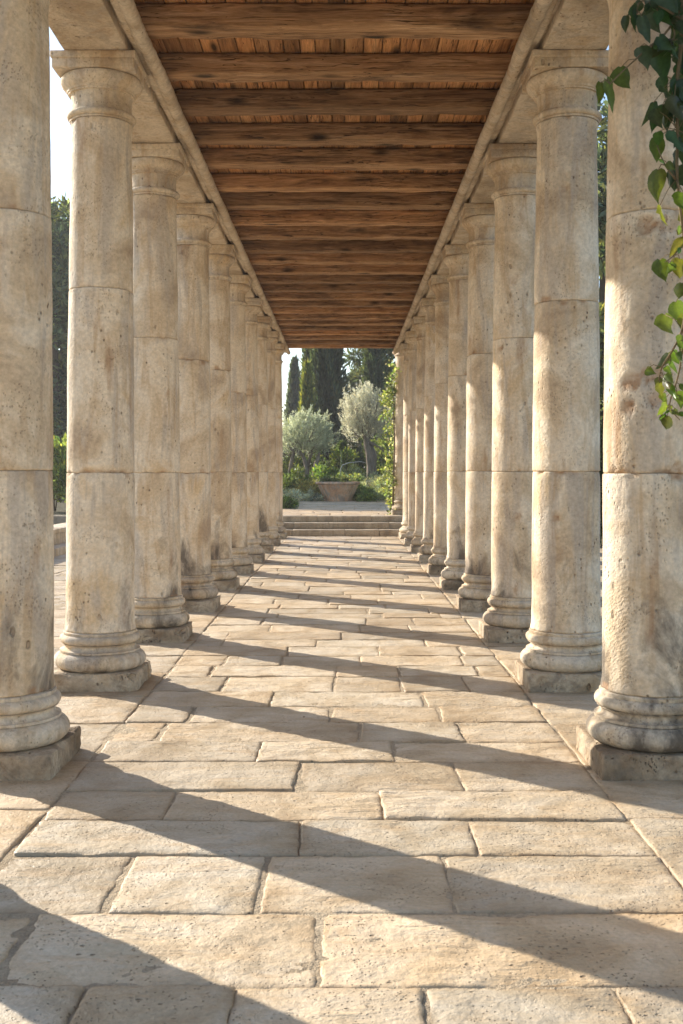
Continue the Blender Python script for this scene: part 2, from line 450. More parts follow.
def px2x(px, Y): return (px - VPX) / F * Y + CAMX
floor_mb = MB()
SEAM = 1.275
rowsY = [2.05, 2.62, 3.158, 3.68, 4.23, 4.66, 5.09, 5.6, 6.02, 6.48]
hand = {  # joints across the near courses
    1: (3.04, [80, 230, 425, 625]), 2: (3.40, [14, 318, 712]), 3: (3.92, [118, 261, 449, 682]),
    4: (4.43, [-20, 300, 474, 645]), 5: (4.86, [15, 170, 381, 612]), 6: (5.35, [60, 297, 459]), 7: (5.83, [78, 258, 392, 560])}
rr = random.Random(11)
while rowsY[-1] < 24.6: rowsY.append(rowsY[-1] + rr.uniform(0.34, 0.56))
rowsY.append(25.3)
for k in range(len(rowsY) - 1):
    y0, y1 = rowsY[k], rowsY[k + 1]
    cell = 0.03 if y1 < 5 else (0.045 if y1 < 9 else 0.085)
    if k in hand:
        Y, js = hand[k]
        xs = [px2x(j, Y) for j in js]
        xs = [x for x in xs if -SEAM + 0.12 < x < SEAM - 0.12]
    else:
        xs = []; x = -SEAM + rr.uniform(0.2, 0.9)
        while x < SEAM - 0.22:
            xs.append(x); x += rr.uniform(0.42, 1.15)
    xs = [-SEAM] + xs + [SEAM]
    for a, b in zip(xs[:-1], xs[1:]):
        paving_stone(floor_mb, a, b, y0, y1, 0.0, cell, rr.uniform(0.001, 0.005), rr.randrange(10 ** 6))
# strips that carry the columns
for sx in (-1, 1):
    y = 1.9
    while y < 25.2:
        d = rr.uniform(0.55, 1.05); y2 = min(y + d, 25.3)
        if 25.3 - y2 < 0.25: y2 = 25.3
        a, b = SEAM, 2.02
        if sx < 0: a, b = -2.02, -SEAM
        paving_stone(floor_mb, a, b, y, y2, 0.0, 0.05 if y < 9 else 0.1, rr.uniform(0.001, 0.004), rr.randrange(10 ** 6))
        y = y2
tag(floor_mb.build('paved_floor', M_PAVE, angle=60), kind='structure')

court = MB()
for (xa, xb) in ((-5.3, -2.04), (2.04, 5.0)):
    y = 1.9
    while y < 25.2:
        d = rr.uniform(0.45, 0.75); y2 = min(y + d, 25.3)
        x = xa
        while x < xb - 0.05:
            x2 = x + rr.uniform(0.6, 1.2)
            if xb - x2 < 0.35: x2 = xb
            paving_stone(court, x, x2, y, y2, -0.004, 0.14, rr.uniform(0.005, 0.01), rr.randrange(10 ** 6))
            x = x2
        y = y2
tag(court.build('courtyard_paving', M_PAVE, angle=60), kind='structure')

# ------------------------------------------------------------------ columns
def lathe(mb, prof, segs, seed=0, amp=0.0, freq=3.0, chips=(), rings_edge=None, cap=True):
    base = len(mb.v)
    n = len(prof)
    for k, (r, z) in enumerate(prof):
        for s in range(segs):
            th = 2 * math.pi * s / segs
            x, y = math.cos(th), math.sin(th)
            rr_ = r
            w = 0.0
            if amp:
                rr_ += amp * fbm(x * freq * 0.3 + seed, y * freq * 0.3 + seed * 0.7, z * freq + seed, 3)
            if rings_edge and k in rings_edge:
                e = fbm(x * 2.2 + seed, y * 2.2, seed + z * 3, 3)
                er = max(0.0, e - 0.22) * 0.035 * rings_edge[k]
                rr_ -= er; w = min(1, er * 55)
            for (ct, cz, cr, cd) in chips:
                dth = (th - ct + math.pi) % (2 * math.pi) - math.pi
                dd = math.hypot(dth * r, (z - cz) * 1.15)
                dd += 0.35 * cr * nz(x * 9 + seed, y * 9, z * 22)
                if dd < cr:
                    q = 1 - (dd / cr) ** 2
                    rr_ -= cd * min(1, q * 3.5); w = max(w, min(1, q * 3.5))
            mb.v.append((x * rr_, y * rr_, z)); mb.w.append(w)
    for k in range(n - 1):
        for s in range(segs):
            s2 = (s + 1) % segs
            mb.f.append((base + k * segs + s, base + k * segs + s2, base + (k + 1) * segs + s2, base + (k + 1) * segs + s))
    if cap:
        mb.f.append(tuple(base + s for s in range(segs))[::-1])
        mb.f.append(tuple(base + (n - 1) * segs + s for s in range(segs)))

def shaft_r(z):
    t = (z - 0.38) / (3.96 - 0.38)
    r = 0.240 - 0.006 * t - 0.026 * t ** 2.2
    if z < 0.46: r += 0.013 * ((0.46 - z) / 0.08) ** 2
    if z > 3.88: r += 0.012 * ((z - 3.88) / 0.08) ** 2
    return r

def arc(cz, cr, rad, hgt, a0, a1, n):
    return [(cr + rad * math.cos(R(a0 + (a1 - a0) * i / n)), cz + hgt * math.sin(R(a0 + (a1 - a0) * i / n))) for i in range(n + 1)]

PLH = 0.12
BASE_PROF = ([(0.25, PLH - 0.004)] + arc(PLH + 0.060, 0.256, 0.064, 0.060, -88, 80, 10) +
             [(0.279, 0.241), (0.279, 0.254), (0.262, 0.257), (0.249, 0.266), (0.245, 0.279), (0.250, 0.290), (0.262, 0.297), (0.266, 0.299)] +
             arc(0.331, 0.250, 0.030, 0.031, -78, 82, 8) + [(0.256, 0.364), (0.256, 0.379), (0.252, 0.382), (0.235, 0.386)])
CAP_PROF = ([(0.19, 3.862), (0.221, 3.864), (0.224, 3.876)] + arc(3.904, 0.213, 0.030, 0.026, -80, 85, 8) +
            [(0.216, 3.934), (0.210, 3.955), (0.209, 4.00), (0.212, 4.040), (0.216, 4.052), (0.230, 4.055), (0.231, 4.067), (0.239, 4.069), (0.240, 4.080)] +
            [(0.246, 4.085), (0.262, 4.098), (0.277, 4.116), (0.286, 4.136), (0.288, 4.152), (0.282, 4.168), (0.262, 4.1735), (0.2, 4.1745)])

def plinth_wear(p, hs, seed):
    # broken arrises and knocked corners
    ex = max(0.0, 1 - (hs - abs(p.x)) / 0.05); ey = max(0.0, 1 - (hs - abs(p.y)) / 0.05); ez = max(0.0, 1 - (PLH - p.z) / 0.04)
    e = ex * ey + ex * ez + ey * ez
    k = max(0.0, fbm(p.x * 6 + seed, p.y * 6, p.z * 6 + seed, 3) + 0.02) * 0.075 * min(1.6, e)
    r = math.hypot(p.x, p.y) + 1e-6
    p.x -= p.x / r * k; p.y -= p.y / r * k; p.z -= k * 0.5
    n = 0.004 * fbm(p.x * 22, p.y * 22, p.z * 22 + seed, 3)
    p.x += n * (1 if p.x > 0 else -1); p.y += n * (1 if p.y > 0 else -1)
    return p

def make_column(x, y, n, side, label, group, z0=0.0, chips=None):
    near = y < 9
    segs = 88 if near else (52 if y < 14 else 32)
    dz = 0.022 if near else (0.06 if y < 14 else 0.12)
    seed = n * 7.31 + (3.7 if side > 0 else 0)
    rs = random.Random(int(seed * 100))
    t = thing('column', label, 'column', (x, y, z0), group)
    t.rotation_euler = (R(rs.uniform(-0.16, 0.16)), R(rs.uniform(-0.16, 0.16)), 0)
    gr = {(1, 1): 0.17, (-1, 1): 0.10, (-1, 2): 0.10, (1, 2): 0.04, (-1, 3): 0.13}.get((side, n), rs.uniform(0.0, 0.13))
    mb = MB(); hs = 0.315
    rough_box(mb, (-hs, -hs, -0.02), (hs, hs, PLH), (34 if near else 8, 34 if near else 8, 7), 0.010, 0.0045, 5.0, seed, warp=lambda p: plinth_wear(p, hs, seed))
    mb.build('plinth', M_PLINTH, t)
    mb = MB(); lathe(mb, BASE_PROF, segs, seed, 0.006, 3.0)
    mb.build('base_moulding', M_BASE, t, 50)['grime'] = gr
    zs = [0.386, 1.5 + rs.uniform(-0.01, 0.01), 2.74 + rs.uniform(-0.07, 0.07), 3.962]
    for k in range(3):
        a, b = zs[k] + 0.0015, zs[k + 1] - 0.0015
        m = max(4, int((b - a - 0.04) / dz))
        pz = [a - 0.005, a + 0.0005, a + 0.005, a + 0.012, a + 0.022] + [a + 0.022 + (b - a - 0.044) * i / m for i in range(1, m)] + [b - 0.022, b - 0.012, b - 0.005, b - 0.0005, b]
        L = len(pz)
        ins = {0: 0.022, 1: 0.004, 2: 0.0006, L - 3: 0.0006, L - 2: 0.004, L - 1: 0.034}
        prof = [(shaft_r(zz) - ins.get(i, 0), zz) for i, zz in enumerate(pz)]
        re_ = {1: 1, 2: 1, 3: 0.8, 4: 0.35, L - 2: 1, L - 3: 1, L - 4: 0.8, L - 5: 0.35}
        ch = []
        if near or y < 14:
            for _ in range(rs.randrange(3, 8)):
                ch.append((rs.uniform(0, 6.28), rs.choice([a, b, rs.uniform(a, b)]), rs.uniform(0.02, 0.045), rs.uniform(0.006, 0.013)))
        if chips: ch += [c for c in chips if a - 0.1 < c[1] < b + 0.1]
        mb = MB(); lathe(mb, prof, segs, seed + k * 3.3, 0.0045, 2.2, ch, re_)
        mb.build('shaft_drum', M_COL, t, 60)['grime'] = gr
    mb = MB(); lathe(mb, [(r, z + 0.10) for r, z in CAP_PROF], segs, seed, 0.004, 3.0)
    mb.build('capital', M_BASE, t, 50)
    mb = MB(); ha = 0.293
    rough_box(mb, (-ha + 0.012, -ha + 0.012, 4.275), (ha - 0.012, ha - 0.012, 4.343), (8, 8, 2), 0.006, 0.003, 5.0, seed)
    rough_box(mb, (-ha, -ha, 4.340), (ha, ha, ZC - 0.001), (8, 8, 2), 0.007, 0.003, 5.0, seed + 3)
    mb.build('abacus', M_BASE, t, 50)
    return t

ORD = ['zeroth', 'first', 'second', 'third', 'fourth', 'fifth', 'sixth', 'seventh', 'eighth', 'ninth', 'tenth', 'eleventh', 'twelfth', 'thirteenth',
       'fourteenth', 'fifteenth', 'sixteenth', 'seventeenth', 'eighteenth', 'nineteenth', 'twentieth', 'twenty-first', 'twenty-second', 'twenty-third', 'twenty-fourth', 'twenty-fifth', 'twenty-sixth']
LAB_L = {0: 'stone column before the left row, out of frame, shadowing the near left corner',
         1: 'foremost visible column of the left row, its outer half cut off by the photo edge',
         2: 'second column of the left row, seen whole with open sky on its left',
         10: 'farthest column of the left row, beside the foot of the steps'}
LAB_R = {0: 'stone column before the right row, out of frame, nearer than the hanging vine',
         1: 'foremost visible column of the right row behind the hanging vine, foot blackened, drum joint chipped',
         2: 'second column of the right row, just beyond the one behind the vine',
         10: 'farthest column of the right row, beside the foot of the steps'}
GRP_L, GRP_R = 'columns of the left row', 'columns of the right row'
for n in range(0, 11):
    ll = LAB_L.get(n, f'{ORD[n]} visible weathered limestone column of the left row, counting away from the camera')
    lr = LAB_R.get(n, f'{ORD[n]} visible weathered limestone column of the right row, counting away from the camera')
    make_column(left_x(n), col_y(n), n, -1, ll, GRP_L)
    chips = None
    if n == 1:
        chips = [(R(-112), 2.725, 0.055, 0.024), (R(-72), 1.5, 0.05, 0.022), (R(-88), 2.72, 0.05, 0.010), (R(-128), 1.95, 0.06, 0.007), (R(-133), 1.82, 0.05, 0.007),
                 (R(-105), 1.98, 0.05, 0.012), (R(-100), 1.86, 0.04, 0.012)]
    if n == 2: chips = [(R(-118), 1.18, 0.035, 0.010)]
    make_column(right_x(n), col_y(n) if n else Y1 - SP, n, 1, lr, GRP_R, chips=chips)
make_column(1.56, 27.15, 11, 1, 'lone stone column standing on the terrace above the steps, half covered by a climber', 'columns of the right row', z0=0.43)

# ------------------------------------------------------------------ architraves
YA, YB = 3.05, 26.6      # roofed length
XIN, XOUT = 1.405, 1.84
def architrave(side, label):
    t = thing('architrave', label, 'architrave', (-0.035 if side < 0 else 0, 0, ZC))
    cuts = [YA] + [col_y(n) for n in range(1, 10)] + [YB]
    for k, (a, b) in enumerate(zip(cuts[:-1], cuts[1:])):
        mb = MB()
        # main stone, a fillet course and a crowning course on top
        near = b < 12
        nyy = int((b - a) / (0.06 if near else 0.15))
        x0, x1 = (XIN, XOUT) if side > 0 else (-XOUT, -XIN)
        rough_box(mb, (x0, a + 0.003, 0.0), (x1, b - 0.003, 0.078), (8, nyy, 2), 0.008, 0.006, 4.0, k * 5.1 + side)
        e = 0.022
        rough_box(mb, (x0 - e, a + 0.002, 0.0765), (x1 + e, b - 0.002, 0.50), (6, nyy, 5), 0.008, 0.004, 3.0, k * 3.7 + side)
        mb.build('lintel_block', M_ARCH, t, 50)
    # ledge under the bead, then the bead itself
    mb = MB()
    xa, xb = (1.285, 1.3815) if side > 0 else (-1.3815, -1.285)
    rough_box(mb, (xa, YA, 0.040), (xb, YB, 0.098), (2, 180, 1), 0.012, 0.004, 4.0, side * 3.0)
    mb.build('ledge', M_ARCH, t, 50)
    mb = MB()
    ny = 1100; sg = 14
    xc, zc = side * 1.285, 0.045
    for j in range(ny + 1):
        y = YA + (YB - YA) * j / ny
        r = 0.050 + 0.0035 * fbm(y * 2.1, side * 4, 0, 3) + 0.0035 * nz(y * 14.0, side * 3.0, 2.2)
        q = nz(y * 15.0, side * 7.0, 8.0)
        if q > 0.26: r -= 0.008
        dx = 0.008 * nz(y * 1.3, 4.0, side); dz_ = 0.006 * nz(y * 1.1, 9.0, side)
        for s in range(sg):
            th = 2 * math.pi * s / sg
            rr_ = r * (1 + 0.05 * nz(y * 6, math.cos(th) * 2, math.sin(th) * 2))
            mb.v.append((xc + dx + math.cos(th) * rr_, y, zc + dz_ + math.sin(th) * rr_))
    for j in range(ny):
        for s in range(sg):
            s2 = (s + 1) % sg
            mb.f.append((j * sg + s, (j + 1) * sg + s, (j + 1) * sg + s2, j * sg + s2))
    mb.f.append(tuple(range(sg))); mb.f.append(tuple(ny * sg + s for s in range(sg))[::-1])
    mb.build('bead_moulding', M_ARCH, t, 180)
    return t
architrave(-1, 'long stone architrave with rounded bead resting on the left row of columns')
architrave(1, 'long stone architrave with rounded bead resting on the right row of columns')

# ------------------------------------------------------------------ timber roof
ZB = ZC + 0.108           # beam underside
BH = 0.165
BS = 0.814
roof = thing('timber_roof', 'roof of narrow orange-brown boards lying on top of the dark beams', 'roof', (0, 0, 0))
mb = MB()
x = -1.42; pr = random.Random(5)
while x < 1.40:
    w = pr.uniform(0.105, 0.15)
    y = YA - 0.1
    while y < YB:
        y2 = min(y + pr.uniform(2.2, 3.6), YB + 0.05)
        b = pr.uniform(0.78, 1.18)
        if pr.random() < 0.12: b *= 0.55
        wv = pr.uniform(-0.05, 0.06)
        zz = ZB + BH + 0.004 + pr.uniform(0, 0.004)
        rough_box(mb, (x + 0.004, y + 0.002, zz), (min(x + w, 1.43) - 0.004, y2 - 0.002, zz + 0.03), (1, 8, 1), 0.003, 0.0015, 2.0, y + x, tint=(b * (1 + wv), b, b * (1 - wv)))
        y = y2
    x += w
mb.build('plank_ceiling', M_PLANK, roof)
mb = MB()
rough_box(mb, (-2.05, YA - 0.12, ZC + 0.502), (2.05, YB + 0.08, ZC + 0.60), (4, 20, 1), 0.01, 0.004, 2.0, 1.0)
mb.build('roof_cover', M_COVER, roof)
mb = MB()
rough_box(mb, (-1.425, YA + 0.01, ZB + BH + 0.05), (1.425, YB - 0.01, ZC + 0.49), (2, 6, 1), 0.01, 0.0, 2.0, 1.0)
mb.build('roof_deck', M_BEAM, roof)

FIRSTBACK = 7.52
beams = []
k = -5
while True:
    yb = FIRSTBACK + BS * k
    if yb > YB - 0.02: break
    if yb - 0.3 > YA: beams.append((k, yb))
    k += 1
for (k, yb) in beams:
    br = random.Random(k + 50)
    w = br.uniform(0.18, 0.225)
    if k == 0: w = 0.235
    y0 = yb - w + br.uniform(-0.02, 0.02)
    sd = k * 4.17
    near = yb < 14
    def warp(p, sd=sd, w=w):
        # hand-hewn: the underside and the arrises wander
        low = 1 - min(1, p.z / BH)
        a = fbm(p.x * 1.3 + sd, sd, 0, 3); c = fbm(p.x * 3.1, sd + 9, p.y * 4, 3)
        p.z += low * (0.009 * a + 0.006 * c) + low * 0.006
        p.y += 0.010 * fbm(p.x * 1.1, sd + 3, p.z * 3, 2) + 0.005 * nz(p.x * 7, sd, p.z * 9)
        if p.y > w * 0.7: p.z += low * 0.022 * max(0, fbm(p.x * 2.3, sd + 21, 0, 3))
        return p
    mb = MB()
    rough_box(mb, (-1.378, 0, 0), (1.378, w, BH), (110 if near else 70, 5, 5), 0.016, 0.003, 9.0, sd, warp=warp)
    if k < 0:
        lab = f'dark roof beam overhead, out of frame, {ORD[-k]} before the nearest visible one'
    elif k == 0:
        lab = 'nearest visible roof beam, widest across the top of the photo'
    elif yb + BS > YB - 0.02:
        lab = 'last roof beam at the far end, against the trees and sky'
    else:
        lab = f'{ORD[k + 1]} rough-hewn brown roof beam, counting away from the camera'
    tag(mb.build('roof_beam', M_BEAM, None, 50, loc=(0, y0, ZB)), lab, 'beam', 'roof beams', 'thing')

# ------------------------------------------------------------------ steps, terrace, garden ground
st = thing('stone_steps', 'three broad worn stone steps at the far end of the colonnade', 'steps', (0, 25.3, 0))
TZ = 0.43
for i in range(3):
    mb = MB()
    zt = TZ / 3 * (i + 1); ya = 0.45 * i
    xs = -3.2; sr = random.Random(i + 3)
    while xs < 3.2:
        x2 = min(xs + sr.uniform(0.8, 1.5), 3.2)
        if 3.2 - x2 < 0.4: x2 = 3.2
        rough_box(mb, (xs + 0.003, ya + sr.uniform(-0.008, 0.008), zt - TZ / 3 + (0.002 if i else -0.01)), (x2 - 0.003, ya + (0.60 if i < 2 else 0.5), zt), (8, 4, 2), 0.014, 0.006, 5.0, xs + i * 7)
        xs = x2
    mb.build('step', M_STEP, st)
def gz(x, y):
    d = max(0.0, y - 40.5)
    return TZ - 0.03 + min(1.0, d / 30.0) * 0.7 + (0.06 * nz(x * 0.4, y * 0.4) if d > 0 else 0)
mb = MB()
tr = random.Random(21)
y = 26.71
while y < 40.4:
    y2 = min(y + tr.uniform(0.5, 0.9), 40.6)
    x = -4.6
    while x < 4.6:
        x2 = min(x + tr.uniform(0.6, 1.3), 4.6)
        if 4.6 - x2 < 0.35: x2 = 4.6
        paving_stone(mb, x, x2, y, y2, TZ, 0.2, 0.006, tr.randrange(10 ** 6), warmth=0.13)
        x = x2
    y = y2
tag(mb.build('terrace_paving', M_PAVE, angle=60), kind='structure')
gm = MB()
o = sheet('garden_ground', -70, 70, 26.64, 190, 0, M_SOIL, (70, 80), zf=lambda x, y: gz(x, y) if y > 26.7 else TZ - 0.03)
mb = MB()
for (xa, xb) in ((-70, -3.21), (3.21, 70)):
    rough_box(mb, (xa, 26.4, -0.05), (xb, 26.66, TZ - 0.002), (20, 2, 2), 0.01, 0.004, 2.0, xa)
tag(mb.build('terrace_retaining_wall', M_STEP), 'low stone retaining wall carrying the edge of the raised terrace', 'wall', None, 'thing')

# low wall along the left court
lw = thing('low_wall', 'low pale stone wall with a coping at the left side of the court', 'wall', (-5.6, 0, 0))
mb = MB(); rough_box(mb, (-0.2, 6, -0.03), (0.2, 26.36, 0.34), (3, 50, 4), 0.012, 0.006, 3.0, 2.0); mb.build('wall_body', M_ARCH, lw)
mb = MB(); rough_box(mb, (-0.26, 5.95, 0.342), (0.26, 26.37, 0.43), (3, 50, 2), 0.014, 0.006, 3.0, 4.0); mb.build('coping', M_BASE, lw)
mb = MB(); rough_box(mb, (0.205, 6, -0.03), (0.5, 26.36, 0.13), (3, 50, 2), 0.014, 0.006, 3.0, 5.0); mb.build('kerb_step', M_BASE, lw)
sheet('planting_bed', -14, -5.82, 6, 26.38, 0.2, M_SOIL, (8, 20), amp=0.1)
sheet('side_bed', 5.3, 16, 4, 26.38, 0.05, M_SOIL, (8, 20), amp=0.1)

# ------------------------------------------------------------------ stone basin
BX, BY = px2x(338, 40), 40.0
bs = thing('stone_basin', 'wide weathered terracotta basin with a heavy rim at the back of the terrace', 'basin', (BX, BY, TZ))
def plain_lathe(prof, segs, name, mat, parent, amp=0.01, seed=1.0, angle=50):
    mb = MB(); lathe(mb, prof, segs, seed, amp, 3.0)
    return mb.build(name, mat, parent, angle)
plain_lathe([(0.40, -0.01), (0.52, 0.0), (0.535, 0.03), (0.53, 0.06), (0.56, 0.14), (0.61, 0.26), (0.66, 0.38), (0.71, 0.50), (0.745, 0.585), (0.75, 0.60), (0.70, 0.61), (0.62, 0.58), (0.3, 0.56)], 56, 'bowl', M_TERRA, bs)
plain_lathe([(0.70, 0.612), (0.75, 0.60), (0.80, 0.612), (0.83, 0.64), (0.83, 0.68), (0.80, 0.705), (0.74, 0.71), (0.71, 0.69), (0.70, 0.615)], 56, 'rim', M_TERRA, bs, 0.006)

# ------------------------------------------------------------------ foliage
def foliage(name, P, D, L, W, T, mat, parent=None, fold=0.25, extra=None):
    P = np.asarray(P, dtype=np.float64); D = np.asarray(D, dtype=np.float64)
    N = len(P)
    D = D / np.maximum(1e-6, np.linalg.norm(D, axis=1, keepdims=True))
    rnd = rng.normal(size=(N, 3))
    S = np.cross(D, rnd); S /= np.maximum(1e-6, np.linalg.norm(S, axis=1, keepdims=True))
    U = np.cross(S, D)
    L = np.broadcast_to(np.asarray(L, dtype=np.float64), (N,))[:, None]
    W = np.broadcast_to(np.asarray(W, dtype=np.float64), (N,))[:, None]
    v = np.empty((N, 4, 3))
    v[:, 0] = P
    v[:, 1] = P + D * L * 0.45 + S * W * 0.5 + U * W * fold
    v[:, 2] = P + D * L
    v[:, 3] = P + D * L * 0.45 - S * W * 0.5 + U * W * fold
    v = v.reshape(-1, 3)
    tint = np.ones((N, 4, 4), dtype=np.float32)
    tint[:, :, :3] = np.asarray(T, dtype=np.float32)[:, None, :]
    tint = tint.reshape(-1, 4)
    me = bpy.data.meshes.new(name)
    ev, ef, ec = (extra.v, extra.f, extra.c) if extra else ([], [], [])
    faces = np.arange(N * 4).reshape(N, 4)
    if extra:
        nb = len(v)
        v = np.vstack([v, np.array(ev)]); tint = np.vstack([tint, np.hstack([np.array(ec, dtype=np.float32), np.ones((len(ec), 1), dtype=np.float32)])])
        quads = np.array([f for f in ef if len(f) == 4]) + nb
        faces = np.vstack([faces, quads])
    me.vertices.add(len(v)); me.vertices.foreach_set('co', v.ravel())
    me.loops.add(faces.size); me.loops.foreach_set('vertex_index', faces.ravel().astype(np.int32))
    me.polygons.add(len(faces)); me.polygons.foreach_set('loop_start', (np.arange(len(faces)) * 4).astype(np.int32))
    me.update(calc_edges=True)
    at = me.color_attributes.new('tint', 'FLOAT_COLOR', 'POINT')
    at.data.foreach_set('color', tint.ravel())
    me.materials.append(mat)
    ob = bpy.data.objects.new(name, me)
    return link(ob, parent)

def tints(N, base, var=0.3, hue=0.12, clump=None):
    base = np.asarray(base)
    b = np.exp(rng.normal(0, var, size=(N, 1)))
    if clump is not None: b = b * clump[:, None]
    h = rng.normal(0, hue, size=(N, 1))
    t = base[None, :] * b * np.hstack([1 + h * 1.2, 1 + h * 0.2, 1 - h])
    return np.clip(t, 0.004, 0.72)

def cypress_mesh(root, H, R0, N, base, leaf=(0.28, 0.085), lobes=5, seed=0.0, z_low=0.03):
    t = rng.random(N) ** 0.9 * (1 - z_low) + z_low
    th = rng.random(N) * 2 * math.pi
    ph = np.array([seed, seed * 2.3, seed * 0.7])
    prof = np.minimum(1, (t / 0.2)) ** 0.6 * np.clip((1 - t) / 0.72, 0, 1) ** 0.62
    lob = 1 + 0.13 * np.sin(lobes * th + ph[0] + 2.5 * np.sin(t * 7 + ph[1])) + 0.10 * np.sin((lobes + 4) * th - ph[2] + t * 17) + 0.07 * np.sin(t * 43 + th * 3)
    Rr = R0 * prof * lob
    r = Rr * (0.66 + 0.36 * rng.random(N) ** 0.6)
    P = np.stack([np.cos(th) * r, np.sin(th) * r, t * H], 1)
    D = np.stack([np.cos(th) * 0.38, np.sin(th) * 0.38, np.full(N, 0.95)], 1) + rng.normal(0, 0.22, (N, 3))
    cl = np.clip(1 + 0.45 * np.sin(lobes * th + ph[0] + 2.5 * np.sin(t * 7 + ph[1])) * rng.random(N), 0.45, 1.7)
    core = MB(); seg = 14; rows = 16
    for k in range(rows + 1):
        tt = z_low + (0.97 - z_low) * k / rows
        pr_ = min(1, tt / 0.2) ** 0.6 * max(0, (1 - tt) / 0.72) ** 0.62 * R0 * 0.62 + 0.01
        for s in range(seg):
            a = 2 * math.pi * s / seg
            q = pr_ * (1 + 0.13 * math.sin(lobes * a + ph[0] + 2.5 * math.sin(tt * 7 + ph[1])))
            core.v.append((math.cos(a) * q, math.sin(a) * q, tt * H)); core.c.append(tuple(base))
    for k in range(rows):
        for s in range(seg):
            s2 = (s + 1) % seg
            core.f.append((k * seg + s, k * seg + s2, (k + 1) * seg + s2, (k + 1) * seg + s))
    foliage('crown', P, D, leaf[0] * np.exp(rng.normal(0, 0.25, N)), leaf[1] * np.exp(rng.normal(0, 0.2, N)), tints(N, base, 0.28, 0.12, cl), M_LEAF, root, extra=core)
    mb = MB(); tube(mb, [(0, 0, -0.1), (0.02, 0, 0.4), (0, 0.02, H * 0.6)], [0.16, 0.13, 0.04], 8, rough=0.3, seed=seed)
    mb.build('trunk', M_BARK, root, 180)

def dup(root, loc, rz, sc, label, group=None):
    r = root.copy(); COL.objects.link(r); r.location = loc; r.rotation_euler = (0, 0, rz); r.scale = (sc, sc, sc)
    r['label'] = label
    if group: r['group'] = group
    for ch in list(root.children):
        c = ch.copy(); COL.objects.link(c); c.parent = r
    return r

def clump_tree(root, clumps, nleaf, L, W, base, var=0.3, hue=0.12, up=0.4, spread=1.0, out=0.8, name='crown'):
    """clumps: (x,y,z,r) ; leaves fill each clump with a denser rim"""
    Ps, Ds, C = [], [], []
    vol = np.array([c[3] ** 2 for c in clumps]); cnt = np.maximum(8, (nleaf * vol / vol.sum()).astype(int))
    for (cx, cy, cz, r), n in zip(clumps, cnt):
        d = rng.normal(size=(n, 3)); d /= np.linalg.norm(d, axis=1, keepdims=True)
        rad = r * rng.random(n) ** 0.45 * (1 + rng.normal(0, 0.13, n))
        Ps.append(np.array([cx, cy, cz]) + d * rad[:, None] * np.array([1, 1, 0.85]))
        Ds.append(d * out + np.array([0, 0, up]) + rng.normal(0, 0.45, (n, 3)))
        C.append(np.full(n, math.exp(rng.normal(0, 0.22))))
    P = np.vstack(Ps); D = np.vstack(Ds); C = np.concatenate(C); N = len(P)
    return foliage(name, P, D, L * np.exp(rng.normal(0, 0.25, N)), W * np.exp(rng.normal(0, 0.25, N)), tints(N, base, var, hue, C), M_LEAF, root)

def ell_clumps(cx, cy, cz, rx, ry, rz, n, r, seed, bottom=-1.0):
    q = random.Random(seed); out = []
    while len(out) < n:
        v = Vector((q.gauss(0, 1), q.gauss(0, 1), q.gauss(0, 1))).normalized() * q.uniform(0.35, 1.0) ** 0.5
        if v.z < bottom: continue
        out.append((cx + v.x * rx, cy + v.y * ry, cz + v.z * rz, r * q.uniform(0.65, 1.3)))
    return out

def at(px, Y): return px2x(px, Y)
def zat(py, Y): return EYE + (VPY - py) / F * Y

DARKC = (0.060, 0.080, 0.050); LITC = (0.16, 0.18, 0.05)
GRP_C = 'cypresses behind the garden'
# the big dark cypress: a close group of stems that reads as one tree
Y = 56
c1 = thing('cypress_tree', 'tallest dark cypress, broad and dense, rising behind the basin', 'cypress', (at(327, Y), Y, gz(0, Y)), GRP_C)
cypress_mesh(c1, 11.6, 0.98, 15000, DARKC, (0.30, 0.085), 5, 1.3)
c1b = thing('cypress_tree', 'dark cypress crowding the left flank of the tallest one', 'cypress', (at(312, 57.5), 57.5, gz(0, Y)), GRP_C)
cypress_mesh(c1b, 10.2, 0.62, 9000, (0.066, 0.086, 0.05), (0.28, 0.08), 4, 4.1)
Y = 53.5
c2 = thing('cypress_tree', 'slim yellow-green cypress lit by the sun before the dark ones', 'cypress', (at(307, Y), Y, gz(0, Y)), GRP_C)
cypress_mesh(c2, zat(366, Y) - gz(0, Y), 0.42, 5000, LITC, (0.26, 0.08), 4, 2.2)
Y = 74
c3 = thing('cypress_tree', 'small pointed cypress standing alone against the sky at the left of the opening', 'cypress', (at(294.5, Y), Y, gz(0, Y)), GRP_C)
cypress_mesh(c3, zat(360, Y) - gz(0, Y), 0.66, 6000, (0.080, 0.100, 0.072), (0.3, 0.09), 3, 5.2)
# taller conifers at the right of the opening
Y = 63
c4 = thing('conifer_tree', 'tall mixed green conifer behind the right olive tree', 'conifer', (at(377, Y), Y, gz(0, Y)), 'conifers behind the garden')
clump_tree(c4, [(rng.normal(0, .85), rng.normal(0, .7), z, 0.62) for z in np.linspace(2.0, 11, 44)], 16000, 0.30, 0.10, (0.100, 0.130, 0.050), 0.35, 0.15, up=-0.1)
mb = MB(); tube(mb, [(0, 0, -.1), (0.05, 0, 4), (0, 0, 10)], [.22, .17, .05], 8); mb.build('trunk', M_BARK, c4, 180)
Y = 66
c5 = thing('conifer_tree', 'grey-green conifer in the gap right of the tallest cypress', 'conifer', (at(357, Y), Y, gz(0, Y)), 'conifers behind the garden')
clump_tree(c5, [(rng.normal(0, .48) * (1.2 - z / 9), rng.normal(0, .5), z, 0.5) for z in np.linspace(1.5, zat(372, Y) - 1.2, 30)], 10000, 0.28, 0.10, (0.13, 0.15, 0.095), 0.3, 0.1, up=0.2)
